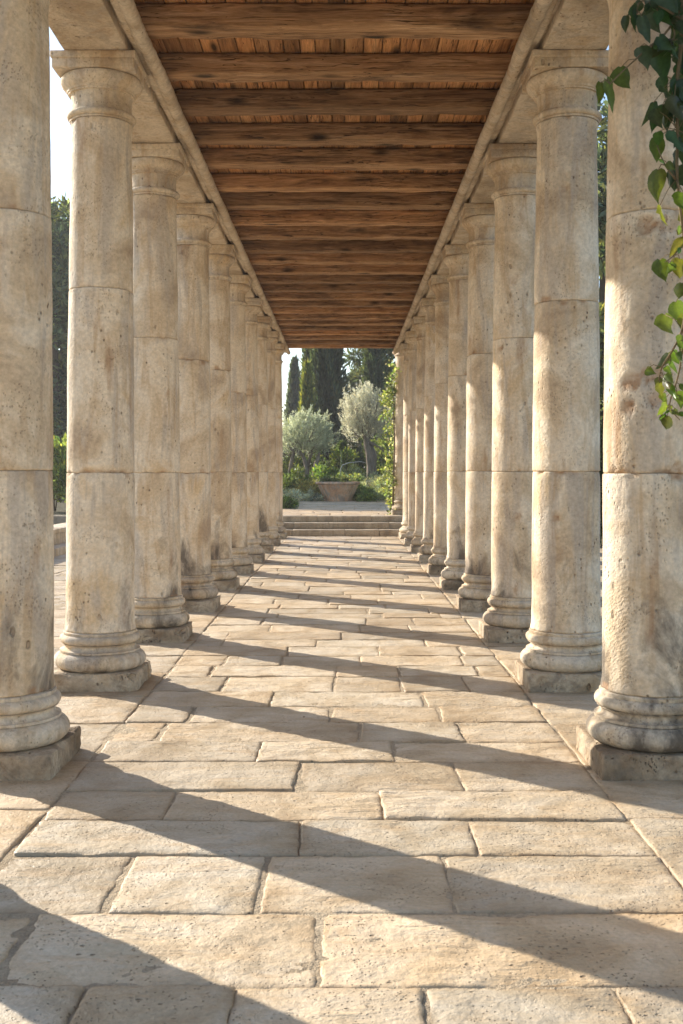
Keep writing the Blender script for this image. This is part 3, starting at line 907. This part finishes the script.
mb = MB(); tube(mb, [(0, 0, -.1), (0.05, 0, 2.5), (0, 0, 5)], [.2, .14, .05], 8); mb.build('trunk', M_BARK, c5, 180)
Y = 60
c6 = thing('cypress_tree', 'dark cypress behind the right olive tree, its top under the roof edge', 'cypress', (at(373, Y), Y, gz(0, Y)), GRP_C)
cypress_mesh(c6, 11.5, 0.55, 8000, (0.060, 0.080, 0.045), (0.28, 0.08), 4, 3.3)

# olive trees
def olive(root, trunk_paths, hub, ctr, rad, nsp, n, base, leaf=(0.115, 0.024), sway=(0, 0, 0), bottom=-0.8, seed=1):
    """crown of fine sprays that run outward from the fork and end all over an uneven crown"""
    mb = MB()
    for i, (pts, rd) in enumerate(trunk_paths): tube(mb, pts, rd, 9, rough=0.55, seed=i * 3.1)
    q = random.Random(seed)
    Ps, Ds, T = [], [], []
    hub = Vector(hub); ctr = Vector(ctr)
    k = 0
    while k < nsp:
        v = Vector((q.gauss(0, 1), q.gauss(0, 1), q.gauss(0, 1))).normalized()
        if v.z < bottom: continue
        k += 1
        rr_ = q.uniform(0.35, 1.0) ** 0.55 * (1 + 0.30 * fbm(v.x * 2.2 + seed, v.y * 2.2, v.z * 2.2) + (0.20 if q.random() < 0.12 else 0))
        tip = ctr + Vector((v.x * rad[0], v.y * rad[1], v.z * rad[2])) * rr_
        axis = (tip - hub).normalized() * 0.75 + Vector((q.gauss(0, .22), q.gauss(0, .22), 0.35 + q.gauss(0, .2))) + Vector(sway)
        axis.normalize()
        ln = q.uniform(0.34, 0.80)
        st_ = tip - axis * ln
        if q.random() < 0.22: tube(mb, [hub.lerp(st_, 0.55), hub.lerp(st_, 0.8) + Vector((q.gauss(0, .05), q.gauss(0, .05), q.gauss(0, .05))), st_, tip], [0.016, 0.012, 0.008, 0.003], 4)
        m = int(n / nsp)
        u = rng.random(m) ** 0.8
        p = np.array(st_)[None] + np.array(axis)[None] * (u * ln)[:, None] + rng.normal(0, 0.045, (m, 3)) * (1.15 - u)[:, None]
        Ps.append(p); Ds.append(np.array(axis)[None] * 1.0 + rng.normal(0, 0.55, (m, 3)))
        T.append(np.full(m, math.exp(q.gauss(0, 0.16))))
    mb.build('trunk', M_OLIVEBARK, root, 180)
    P = np.vstack(Ps); D = np.vstack(Ds); C = np.concatenate(T); N = len(P)
    foliage('crown', P, D, leaf[0] * np.exp(rng.normal(0, 0.2, N)), leaf[1] * np.exp(rng.normal(0, 0.2, N)), tints(N, base, 0.22, 0.05, C), M_OLIVELEAF, root)
OLV = (0.46, 0.50, 0.38)
Y = 48.0
xo, zo = at(370, Y), gz(0, Y)
ol = thing('olive_tree', 'round silvery olive tree with a thick forked trunk, right of the basin', 'olive tree', (xo, Y, zo), 'olive trees')
ccx = at(364.5, Y) - xo
def op(px, py, dy=0.0): return (at(px, Y) - xo, dy, zat(py, Y) - zo)
olive(ol, [([(0.04, 0, -0.15), op(371, 468), op(369.5, 455), op(367, 443), op(365.5, 437)], [0.26, 0.20, 0.175, 0.15, 0.12]),
           ([op(372, 470), op(374, 455, 0.1), op(371, 444, 0.1)], [0.17, 0.13, 0.08]),
           ([op(366, 440), op(362, 432, -0.1), op(358, 420, -0.2), op(355, 405)], [0.10, 0.07, 0.045, 0.02]),
           ([op(366, 440), op(371, 428, 0.1), op(376, 415, 0.1), op(378, 400)], [0.10, 0.07, 0.045, 0.02]),
           ([op(367, 441), op(379, 447), op(388, 455, 0.1)], [0.07, 0.045, 0.03]),
           ([op(371, 428, 0.1), op(366, 415), op(365, 398)], [0.055, 0.04, 0.02])], op(367, 440), (ccx, 0, zat(410, Y) - zo), (1.2, 1.05, 1.27), 380, 16000, (0.56, 0.545, 0.46), seed=4)
Y = 46.0
xo, zo = at(309, Y), gz(0, Y)
ol2 = thing('olive_tree', 'spreading grey-green olive tree with twisted stems, left of the basin', 'olive tree', (xo, Y, zo), 'olive trees')
olive(ol2, [([op(306, 492), op(306, 480), op(307, 468), op(303, 455), op(296, 447)], [0.15, 0.12, 0.10, 0.08, 0.05]),
            ([op(314, 492), op(314, 478, 0.1), op(316, 465, 0.1), op(320, 452)], [0.13, 0.10, 0.08, 0.05]),
            ([op(303, 455), op(292, 450, -0.1), op(285, 442)], [0.09, 0.07, 0.04]),
            ([op(307, 468), op(312, 450), op(313, 432)], [0.08, 0.05, 0.025]),
            ([op(290, 472), op(292, 458), op(296, 446), op(300, 430)], [0.08, 0.07, 0.055, 0.025])], op(304, 456), (at(305, Y) - xo, 0, zat(432, Y) - zo), (1.35, 1.05, 1.08), 380, 15000, OLV, sway=(0.28, 0, 0.1), bottom=-0.7, seed=9)

# shrubs
def shrub(px, py_base, Y, w, h, base, label, n=2600, leaf=(0.12, 0.05), seed=0, group='garden shrubs', zg=None, name='shrub', depth=0.8):
    z0 = gz(0, Y) if zg is None else zg
    x0 = at(px, Y)
    t = thing(name, label, 'shrub' if name == 'shrub' else 'plant', (x0, Y, z0), group)
    q = random.Random(seed + 100)
    cl = []
    for _ in range(16):
        a = q.uniform(0, 6.28); rr_ = q.random() ** 0.5
        hh = h * (0.85 - 0.45 * rr_ * rr_) * q.uniform(0.55, 1.0)
        cl.append((math.cos(a) * rr_ * w * 0.42, math.sin(a) * rr_ * w * 0.42 * depth, hh * q.uniform(0.35, 1.0), 0.20 * min(w, h * 1.3) * q.uniform(0.7, 1.3)))
    clump_tree(t, cl, n, leaf[0], leaf[1], base, 0.34, 0.13, up=0.6, name='foliage')
    mb = MB()
    for i in range(5):
        a = i * 1.3 + seed; tube(mb, [(0, 0, -0.05), (math.cos(a) * w * .12, math.sin(a) * w * .12, h * .35), (math.cos(a) * w * .25, math.sin(a) * w * .25, h * .6)], [.02, .014, .006], 5)
    mb.build('stem', M_BARK, t, 180)
    return t
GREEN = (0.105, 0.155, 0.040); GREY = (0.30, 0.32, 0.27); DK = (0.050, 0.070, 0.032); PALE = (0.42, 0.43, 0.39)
shrub(308, 502, 40.6, 1.3, 0.85, (0.27, 0.25, 0.11), 'straw-yellow leafy shrub at the left side of the basin', 2600, (0.16, 0.03), 1)
shrub(296, 502, 42.2, 1.4, 1.5, (0.11, 0.145, 0.05), 'mid-green bush below the left olive tree', 2800, (0.12, 0.05), 2)
shrub(322, 480, 42.5, 1.1, 1.55, GREEN, 'bright green bush behind the left part of the basin', 2400, (0.13, 0.055), 3)
shrub(288, 510, 31.5, 0.55, 0.42, GREEN, 'low green plant at the left edge of the terrace', 1400, (0.08, 0.03), 4, zg=TZ)
shrub(288.5, 500, 33.5, 0.75, 0.72, PALE, 'white-flowered plant behind the low green one at the terrace left', 2200, (0.07, 0.03), 5, zg=TZ)
shrub(375, 500, 40.8, 1.5, 1.35, GREY, 'grey-leaved rounded shrub at the right of the basin', 4200, (0.10, 0.022), 6)
shrub(362, 502, 40.3, 0.95, 0.75, GREEN, 'small green bush touching the right side of the basin', 2200, (0.10, 0.04), 7)
shrub(388, 502, 39.4, 1.2, 1.25, (0.25, 0.29, 0.18), 'pale green shrub beneath the climber at the right', 3000, (0.10, 0.028), 8)
shrub(360, 470, 44.0, 1.8, 1.75, (0.25, 0.28, 0.20), 'feathery sage-green shrub at the foot of the right olive', 3600, (0.12, 0.024), 9)
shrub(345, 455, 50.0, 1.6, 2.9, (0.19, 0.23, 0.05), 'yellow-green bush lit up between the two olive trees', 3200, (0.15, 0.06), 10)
shrub(357, 455, 52.0, 1.9, 2.6, DK, 'dark green bush behind the right olive trunk', 3200, (0.15, 0.07), 11)
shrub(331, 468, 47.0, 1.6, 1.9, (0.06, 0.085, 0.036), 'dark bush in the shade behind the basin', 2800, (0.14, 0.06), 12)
shrub(386, 470, 50.0, 2.2, 2.4, (0.09, 0.12, 0.045), 'leafy bush right of the right olive trunk', 3000, (0.14, 0.06), 13)
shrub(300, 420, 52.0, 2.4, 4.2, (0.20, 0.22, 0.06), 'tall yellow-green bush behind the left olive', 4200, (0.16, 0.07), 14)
shrub(286, 450, 50.0, 2.2, 3.2, (0.11, 0.14, 0.05), 'tall green bush at the far left behind the olive', 3600, (0.16, 0.07), 15)
shrub(316, 460, 60.0, 3.0, 3.0, DK, 'dark undergrowth bush at the foot of the cypresses', 3600, (0.2, 0.09), 16)
shrub(390, 440, 57.0, 2.6, 4.8, (0.12, 0.15, 0.05), 'tall leafy bush behind the terrace column', 4400, (0.2, 0.09), 17)
shrub(345, 430, 68.0, 4.0, 4.6, (0.07, 0.09, 0.045), 'broad dark bush far behind the basin', 4200, (0.22, 0.1), 18)
shrub(311, 502, 39.6, 0.8, 0.5, PALE, 'low white-flowering tuft in front of the straw-yellow shrub', 1500, (0.09, 0.025), 51)
shrub(367, 503, 39.2, 0.7, 0.45, (0.20, 0.25, 0.07), 'low bright green tuft in front of the grey-leaved shrub', 1400, (0.09, 0.035), 52)
shrub(352, 478, 42.0, 1.3, 1.45, (0.19, 0.24, 0.09), 'light green leafy bush showing over the right part of the basin rim', 2600, (0.11, 0.045), 53)
shrub(327, 462, 45.0, 1.2, 2.1, (0.15, 0.20, 0.05), 'sunlit green bush between the left olive and the small round topiary', 2600, (0.12, 0.05), 54)
# plants standing in the basin
pb = thing('basin_planting', 'low flowering plants growing in the terracotta basin', 'plant', (BX, BY, TZ + 0.58))
clump_tree(pb, [(rng.uniform(-.55, .55), rng.uniform(-.45, .45), rng.uniform(.05, .22), .13) for _ in range(22)], 2200, 0.08, 0.03, (0.10, 0.12, 0.06), 0.4, 0.2, up=0.8, name='foliage')
# a lollipop plant behind the basin
Y = 43.0
lp = thing('topiary_plant', 'thin-stemmed plant with a small dark round head behind the basin', 'plant', (at(341, Y), Y, gz(0, Y)))
mb = MB(); tube(mb, [(0, 0, -.05), (0.02, 0, 0.9), (0.01, 0, zat(448, Y) - gz(0, Y))], [.025, .022, .018], 6); mb.build('stem', plain('pale_green_stem', (0.16, 0.2, 0.07)), lp, 180)
clump_tree(lp, [(0, 0, zat(446, Y) - gz(0, Y), .15), (0.05, 0, zat(443, Y) - gz(0, Y), .1)], 500, 0.10, 0.035, (0.05, 0.07, 0.03), up=0.1, name='crown')
# arching cane behind the basin
ac = MB(); Y = 42.4
pts = [(340, 474), (340.5, 469), (342.5, 465), (348, 463), (355, 462), (361, 461.5), (366, 463)]
tube(ac, [(at(a, Y), Y + i * 0.05, zat(b, Y)) for i, (a, b) in enumerate(pts)], [.016, .02, .02, .018, .016, .014, .01], 6)
tube(ac, [(at(340, Y), Y, gz(0, Y) - 0.05), (at(340, Y), Y, zat(474, Y))], [.02, .016], 6)
tag(ac.build('arching_cane', plain('bleached_cane', (0.42, 0.42, 0.36)), None, 180), 'pale cane arching over the plants behind the basin', 'cane', None, 'thing')

# climber on the terrace column
cx_, cy_ = 1.56, 27.15
cb = thing('climbing_plant', 'yellow-green climber with pale blossoms clinging to the lone terrace column', 'climber', (cx_, cy_, TZ))
cl = []
q = random.Random(77)
for z in np.linspace(0.1, 3.75, 46):
    a = q.uniform(R(125), R(215)); rr_ = q.uniform(0.27, 0.46)
    cl.append((math.cos(a) * rr_ + 0.05 * math.sin(z * 4), math.sin(a) * rr_ + 0.05, z + q.uniform(-.1, .1), q.uniform(0.05, 0.16)))
clump_tree(cb, cl, 1400, 0.085, 0.05, (0.17, 0.21, 0.08), 0.4, 0.12, up=0.0, name='foliage')
Pb = np.array([(c[0] + rng.normal(0, .08), c[1] + rng.normal(0, .08) - 0.06, c[2] + rng.normal(0, .1)) for c in cl for _ in range(5)])
foliage('blossom', Pb, rng.normal(0, 1, Pb.shape), 0.06, 0.05, np.tile(np.array([[0.6, 0.57, 0.46]]), (len(Pb), 1)), M_LEAF, cb)
mb = MB(); tube(mb, [(-0.29, 0.0, -0.02), (-0.27, -0.1, 0.9), (-0.25, -0.13, 1.8), (-0.27, 0.0, 2.8), (-0.23, -0.1, 3.6)], [.03, .027, .022, .016, .008], 6); mb.build('stem', M_STEM, cb, 180)

# trees seen between the columns on both sides
GRP_T = 'trees beside the court'
sp = thing('dark_tree', 'dark evergreen seen between the first and second left columns', 'tree', (at(54, 42), 42, gz(0, 42)), GRP_T)
clump_tree(sp, ell_clumps(0, 0, 6.2, 1.9, 1.9, 5.9, 90, 0.66, 31), 17000, 0.27, 0.12, (0.14, 0.165, 0.09), 0.40, 0.12, up=0.2)
mb = MB(); tube(mb, [(0, 0, -.1), (0.05, 0, 4), (0, 0, 9)], [.25, .18, .05], 8); mb.build('trunk', M_BARK, sp, 180)
spots = [((at(62, 45), 45), 0.95, 'dark evergreen just behind the one between the first and second left columns'),
         ((at(48, 43.5), 43.5), 1.0, 'dark evergreen third in depth between the first and second left columns'),
         ((at(130, 44), 44), 0.98, 'dark evergreen in the sliver between the second and third left columns'),
         ((-16.5, 50), 1.05, 'dark evergreen farthest left beyond the court, hidden by the columns'),
         ((at(604, 34), 34), 1.1, 'dark evergreen in the gap between the first and second right columns'),
         ((11.2, 37), 1.05, 'dark evergreen right of the court, hidden behind the foremost right column'),
         ((14.5, 33), 1.15, 'dark evergreen beyond the frame, right of the court'),
         ((6.6, 46), 1.0, 'dark evergreen behind the right row, hidden by the columns'),
         ((-13, 76), 1.2, 'dark evergreen far behind the left row'),
         ((10, 78), 1.2, 'dark evergreen far behind the right row'),
         ((-7.5, 82), 1.1, 'dark evergreen on the skyline left of the small cypress')]
for i, ((x, y), s, lab) in enumerate(spots):
    dup(sp, (x, y, gz(0, y)), i * 1.9 + 0.7, s, lab, GRP_T)
shrub(55, 510, 30.0, 1.9, 3.5, (0.17, 0.21, 0.065), 'sunlit green bush between the first and second left columns', 6000, (0.15, 0.06), 41, group='bushes beside the court')
shrub(133, 500, 40.0, 2.4, 3.4, (0.10, 0.13, 0.045), 'green bush in the sliver between the second and third left columns', 4200, (0.15, 0.06), 42, group='bushes beside the court')
shrub(604, 520, 22.0, 1.6, 3.2, (0.04, 0.058, 0.024), 'dark bush in the gap beside the foremost right column', 5000, (0.13, 0.055), 43, group='bushes beside the court', zg=0.04)

# ------------------------------------------------------------------ hanging vine
VY = 4.0
vine = thing('hanging_vine', 'leafy vine trailing down before the foremost right column', 'vine', (1.28, VY, 4.40))
def vp(px, py, dy=0.0):
    yy = VY + dy
    return Vector((px2x(px, yy) - 1.28, dy, zat(py, yy) - 4.40))
mb = MB()
top = Vector((0.0, 0.0, 0.03))
stems = [
    [top, vp(700, -120), vp(690, -40, .02), vp(683, 8, .03), vp(673, 23, .03), vp(662, 38, .02), vp(649, 46.5, .0), vp(636, 59, -.02), vp(619, 74.5, -.03), vp(610, 84, -.03)],
    [top + Vector((0.02, .05, 0)), vp(684, -90, .05), vp(681, 0, .05), vp(682, 49, .04), vp(676, 82, .03), vp(678, 130, .02), vp(676, 180, .0), vp(684, 235, .0), vp(686, 290, -.02), vp(684, 330, -.03), vp(670, 355, -.04), vp(661, 367, -.05), vp(659, 380, -.05)],
    [vp(684, 330, -.03), vp(680, 372, -.02), vp(672, 395, -.03), vp(668, 408, -.03), vp(680, 420, -.02)],
    [vp(682, 20, .03), vp(660, 5, .0), vp(640, -2, .0), vp(636, 14, -.02)],
    [vp(676, 180, 0), vp(664, 165, -.03), vp(657, 145, -.04)],
    [vp(684, 235, 0), vp(676, 255, -.03), vp(665, 262, -.05)],
    [top + Vector((0.03, .1, 0)), vp(735, -80, .1), vp(745, 20, .1), vp(730, 140, .1), vp(742, 240, .1), vp(728, 330, .1)],
    [vp(673, 23, .03), vp(676, 40, .0), vp(663, 41, -.02)],
]
for i, s in enumerate(stems):
    n = len(s)
    r0 = [0.0065, 0.008, 0.004, 0.0045, 0.004, 0.004, 0.008, 0.0035][i]
    # smooth the polyline
    pts = []
    for j in range(n - 1):
        for u in (0, 0.34, 0.67): pts.append(s[j].lerp(s[j + 1], u))
    pts.append(s[-1])
    for _ in range(2): pts = [pts[0]] + [(pts[a - 1] + pts[a] * 2 + pts[a + 1]) / 4 for a in range(1, len(pts) - 1)] + [pts[-1]]
    tube(mb, pts, [r0 * (1 - 0.65 * a / len(pts)) for a in range(len(pts))], 6)

lv = MB()
def heart_leaf(tip_dir, base, length, width, yaw, tint, seed):
    """a heart-shaped leaf folded on its midrib, base at the petiole"""
    q = random.Random(seed)
    d = tip_dir.normalized()
    side = d.cross(Vector((math.sin(yaw), math.cos(yaw), 0.15))).normalized()
    nrm = side.cross(d).normalized()
    prof = [(-0.10, 0.30), (-0.02, 0.74), (0.12, 0.97), (0.28, 1.0), (0.45, 0.86), (0.62, 0.62), (0.78, 0.36), (0.90, 0.15), (1.0, 0.0)]
    rib = [(0.0), (0.04), (0.13), (0.28), (0.45), (0.62), (0.78), (0.90), (1.0)]
    curl = q.uniform(0.0, 0.6); fold = q.uniform(0.12, 0.5); tw = q.uniform(-0.3, 0.3)
    b0 = len(lv.v)
    def P(u, w):
        z = -curl * length * u * u + 0.05 * length * math.sin(u * 14 + seed * 2 + w * 3) * w * w + fold * abs(w) * width * 0.5 + 0.03 * length * math.sin(u * 9 + seed) * abs(w) + tw * w * u * width * 0.5
        return base + d * (u * length) + side * (w * width * 0.5 + sk * length * math.sin(u * 2.6)) + nrm * z
    pw = q.uniform(0.8, 1.5); sk = q.uniform(-0.12, 0.12); lobe = q.uniform(0.2, 1.0)
    prof = [(u * lobe if u < 0 else u, w ** pw * (1 + q.uniform(-0.09, 0.09))) for u, w in prof]
    rows = []
    for k in range(9):
        row = []
        u, w = prof[k]
        for s_, frac in ((-1, 1.0), (-1, 0.5), (0, 0), (1, 0.5), (1, 1.0)):
            uu = u * frac + rib[k] * (1 - frac)
            row.append(len(lv.v))
            lv.v.append(tuple(P(uu, s_ * frac * w)))
            sh = 1.25 if frac == 0 else 1.0
            lv.c.append(tuple(min(0.6, c * sh) for c in tint))
        rows.append(row)
    for k in range(8):
        for j in range(4):
            lv.f.append((rows[k][j], rows[k][j + 1], rows[k + 1][j + 1], rows[k + 1][j]))
VD = (0.040, 0.072, 0.030); VG = (0.075, 0.110, 0.022); VL = (0.125, 0.165, 0.032); VB = (0.06, 0.09, 0.06)  # VD holds shade, VL sunlight, VB a bluish highlight, all put into leaf colour
# px, py of the leaf centre, length, width in px, lean in degrees, colour
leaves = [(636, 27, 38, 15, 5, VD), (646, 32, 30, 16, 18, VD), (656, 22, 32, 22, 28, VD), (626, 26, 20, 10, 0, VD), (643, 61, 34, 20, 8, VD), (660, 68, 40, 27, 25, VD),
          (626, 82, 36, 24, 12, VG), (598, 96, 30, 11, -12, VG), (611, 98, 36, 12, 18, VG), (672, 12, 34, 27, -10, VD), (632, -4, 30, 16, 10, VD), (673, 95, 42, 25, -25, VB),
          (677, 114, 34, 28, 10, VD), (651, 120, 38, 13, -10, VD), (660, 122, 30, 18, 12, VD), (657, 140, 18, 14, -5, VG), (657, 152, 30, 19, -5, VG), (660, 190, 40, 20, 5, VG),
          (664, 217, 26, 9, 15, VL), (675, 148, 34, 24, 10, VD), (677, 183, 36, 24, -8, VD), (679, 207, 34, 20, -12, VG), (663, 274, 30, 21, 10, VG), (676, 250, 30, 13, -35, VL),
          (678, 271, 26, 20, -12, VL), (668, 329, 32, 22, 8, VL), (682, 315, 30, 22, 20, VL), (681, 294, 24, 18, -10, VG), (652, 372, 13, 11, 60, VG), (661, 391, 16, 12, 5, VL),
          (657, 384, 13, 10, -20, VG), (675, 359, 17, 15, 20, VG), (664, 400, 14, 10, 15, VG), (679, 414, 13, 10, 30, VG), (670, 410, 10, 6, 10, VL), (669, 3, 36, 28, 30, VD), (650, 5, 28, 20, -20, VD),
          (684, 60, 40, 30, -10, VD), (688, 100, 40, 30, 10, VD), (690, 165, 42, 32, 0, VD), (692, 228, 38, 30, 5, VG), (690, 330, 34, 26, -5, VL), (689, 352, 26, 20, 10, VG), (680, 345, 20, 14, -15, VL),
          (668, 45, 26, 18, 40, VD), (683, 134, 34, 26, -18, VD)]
q = random.Random(3)
for i, (px, py, L, W, lean, tint) in enumerate(leaves):
    dy = q.uniform(-0.08, 0.10) if px < 684 else q.uniform(0.0, 0.15)
    s = (VY + dy) / F
    d = Vector((math.sin(R(lean)), q.uniform(-0.35, 0.25), -math.cos(R(lean))))
    c = vp(px, py, dy)
    b = c - d.normalized() * (L * s * 0.5)
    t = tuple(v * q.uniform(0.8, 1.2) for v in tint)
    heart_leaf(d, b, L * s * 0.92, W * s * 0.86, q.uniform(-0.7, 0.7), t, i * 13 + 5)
    # petiole to nearest stem
    best = min((p for st_ in stems for p in st_), key=lambda p: (p - b).length)
    if (best - b).length < 0.16:
        mid = (best + b) / 2 + Vector((0, 0, 0.012))
        tube(mb, [best, mid, b], [0.002, 0.0016, 0.0014], 5)
for i in range(70):
    px = q.uniform(690, 790); py = q.uniform(-260, 340)
    if i < 22: px = q.uniform(665, 720); py = q.uniform(-260, -15)
    dy = q.uniform(-0.05, 0.2); s = (VY + dy) / F
    d = Vector((q.uniform(-.5, .5), q.uniform(-.4, .3), -1)); L = q.uniform(24, 42)
    c = vp(px, py, dy)
    if c.z > 0.0: continue
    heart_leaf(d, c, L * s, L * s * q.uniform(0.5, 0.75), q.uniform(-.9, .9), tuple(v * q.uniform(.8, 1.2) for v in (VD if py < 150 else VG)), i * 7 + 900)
for i in range(34):
    px = q.uniform(658, 704); py = q.uniform(-40, 185)
    dy = q.uniform(0.0, 0.14); s = (VY + dy) / F
    d = Vector((q.uniform(-.6, .6), q.uniform(-.6, .4), -1)); L = q.uniform(18, 34)
    b = vp(px, py - L * 0.4, dy)
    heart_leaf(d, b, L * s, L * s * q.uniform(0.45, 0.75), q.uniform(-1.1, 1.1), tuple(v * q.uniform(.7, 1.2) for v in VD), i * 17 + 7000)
    best = min((p for st_ in stems for p in st_), key=lambda p: (p - b).length)
    tube(mb, [best, (best + b) / 2 + Vector((0, 0, 0.01)), b], [0.002, 0.0016, 0.0014], 5)
for i in range(80):
    st_ = stems[q.choice([0, 1, 1, 1, 2, 3, 4, 5, 6, 6, 7])]
    k = q.randrange(1, len(st_) - 1) if len(st_) > 2 else 0
    p = st_[k].lerp(st_[k + 1], q.random())
    if p.z > -0.2: continue
    d = Vector((q.uniform(-.9, .9), q.uniform(-.7, .5), q.uniform(-1.2, -0.2))).normalized()
    L = q.uniform(0.022, 0.075)
    b = p + d * q.uniform(0.01, 0.035) + Vector((0, -0.01, 0))
    yy_ = VPY - (b.z + 4.40 - EYE) / VY * F
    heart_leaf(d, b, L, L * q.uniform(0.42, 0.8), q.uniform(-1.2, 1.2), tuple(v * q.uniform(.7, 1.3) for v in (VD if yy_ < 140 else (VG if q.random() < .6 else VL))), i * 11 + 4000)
    tube(mb, [p, (p + b) / 2 + Vector((0, 0, 0.004)), b], [0.0018, 0.0014, 0.0012], 4)
lv.build('foliage', M_VINELEAF, vine, 180)
mb.build('stem', M_STEM, vine, 180)

# ------------------------------------------------------------------ camera
cam = bpy.data.cameras.new('camera')
co = bpy.data.objects.new('camera', cam); link(co)
co.location = (CAMX, 0, EYE); co.rotation_euler = (R(90), 0, 0)
cam.sensor_fit = 'AUTO'; cam.sensor_width = 36.0
cam.lens = F / 1024 * 36.0
cam.shift_y = -(512 - VPY) / 1024
cam.shift_x = -(VPX - 341.5) / 1024
cam.clip_end = 4000; cam.clip_start = 0.05
cam.dof.use_dof = True; cam.dof.focus_distance = 8.5; cam.dof.aperture_fstop = 7.0
scene.camera = co

# ------------------------------------------------------------------ light
EL = R(24.3); AZ = R(50.5)     # azimuth measured from +Y towards -X
sv = Vector((-math.sin(AZ) * math.cos(EL), math.cos(AZ) * math.cos(EL), math.sin(EL)))
sun = bpy.data.lights.new('sun', 'SUN'); sun.energy = 4.0; sun.angle = R(0.5); sun.color = (1.0, 0.935, 0.83)
so = bpy.data.objects.new('sun', sun); link(so)
so.rotation_euler = (-sv).to_track_quat('-Z', 'Y').to_euler(); so.location = (-20, 20, 20)
w = bpy.data.worlds.new('World'); scene.world = w; w.use_nodes = True
nt = w.node_tree; bg = nt.nodes['Background']
sky = nt.nodes.new('ShaderNodeTexSky'); sky.sky_type = 'NISHITA'; sky.sun_disc = False
sky.sun_elevation = EL; sky.sun_rotation = -AZ; sky.air_density = 1.0; sky.dust_density = 0.75; sky.ozone_density = 1.3
nt.links.new(sky.outputs[0], bg.inputs[0]); bg.inputs[1].default_value = 0.108

scene.view_settings.view_transform = 'Standard'
scene.view_settings.look = 'None'
scene.view_settings.exposure = 1.37
scene.view_settings.gamma = 1.0
scene.view_settings.use_curve_mapping = False
cy = scene.cycles
cy.use_denoising = True
cy.max_bounces = 10; cy.diffuse_bounces = 6; cy.glossy_bounces = 3; cy.transmission_bounces = 4
cy.sample_clamp_indirect = 8.0

# ------------------------------------------------------------------ haze: a thin even air over the whole place
mb = MB()
x0, x1, y0, y1, z0, z1 = -905, 905, -305, 1505, -1.0, 15.5
mb.v = [(x0, y0, z0), (x1, y0, z0), (x1, y1, z0), (x0, y1, z0), (x0, y0, z1), (x1, y0, z1), (x1, y1, z1), (x0, y1, z1)]
mb.f = [(0, 3, 2, 1), (4, 5, 6, 7), (0, 1, 5, 4), (1, 2, 6, 5), (2, 3, 7, 6), (3, 0, 4, 7)]
hm = bpy.data.materials.new('haze_air'); hm.use_nodes = True
hm.node_tree.nodes.clear()
ho = hm.node_tree.nodes.new('ShaderNodeOutputMaterial')
hv = hm.node_tree.nodes.new('ShaderNodeVolumePrincipled')
hv.inputs['Color'].default_value = (0.93, 0.93, 0.92, 1)
hv.inputs['Density'].default_value = 0.0008
hv.inputs['Anisotropy'].default_value = 0.35
hm.node_tree.links.new(hv.outputs[0], ho.inputs['Volume'])
ha = mb.build('haze', hm, None, 180)
ha['kind'] = 'stuff'
cy.volume_bounces = 0
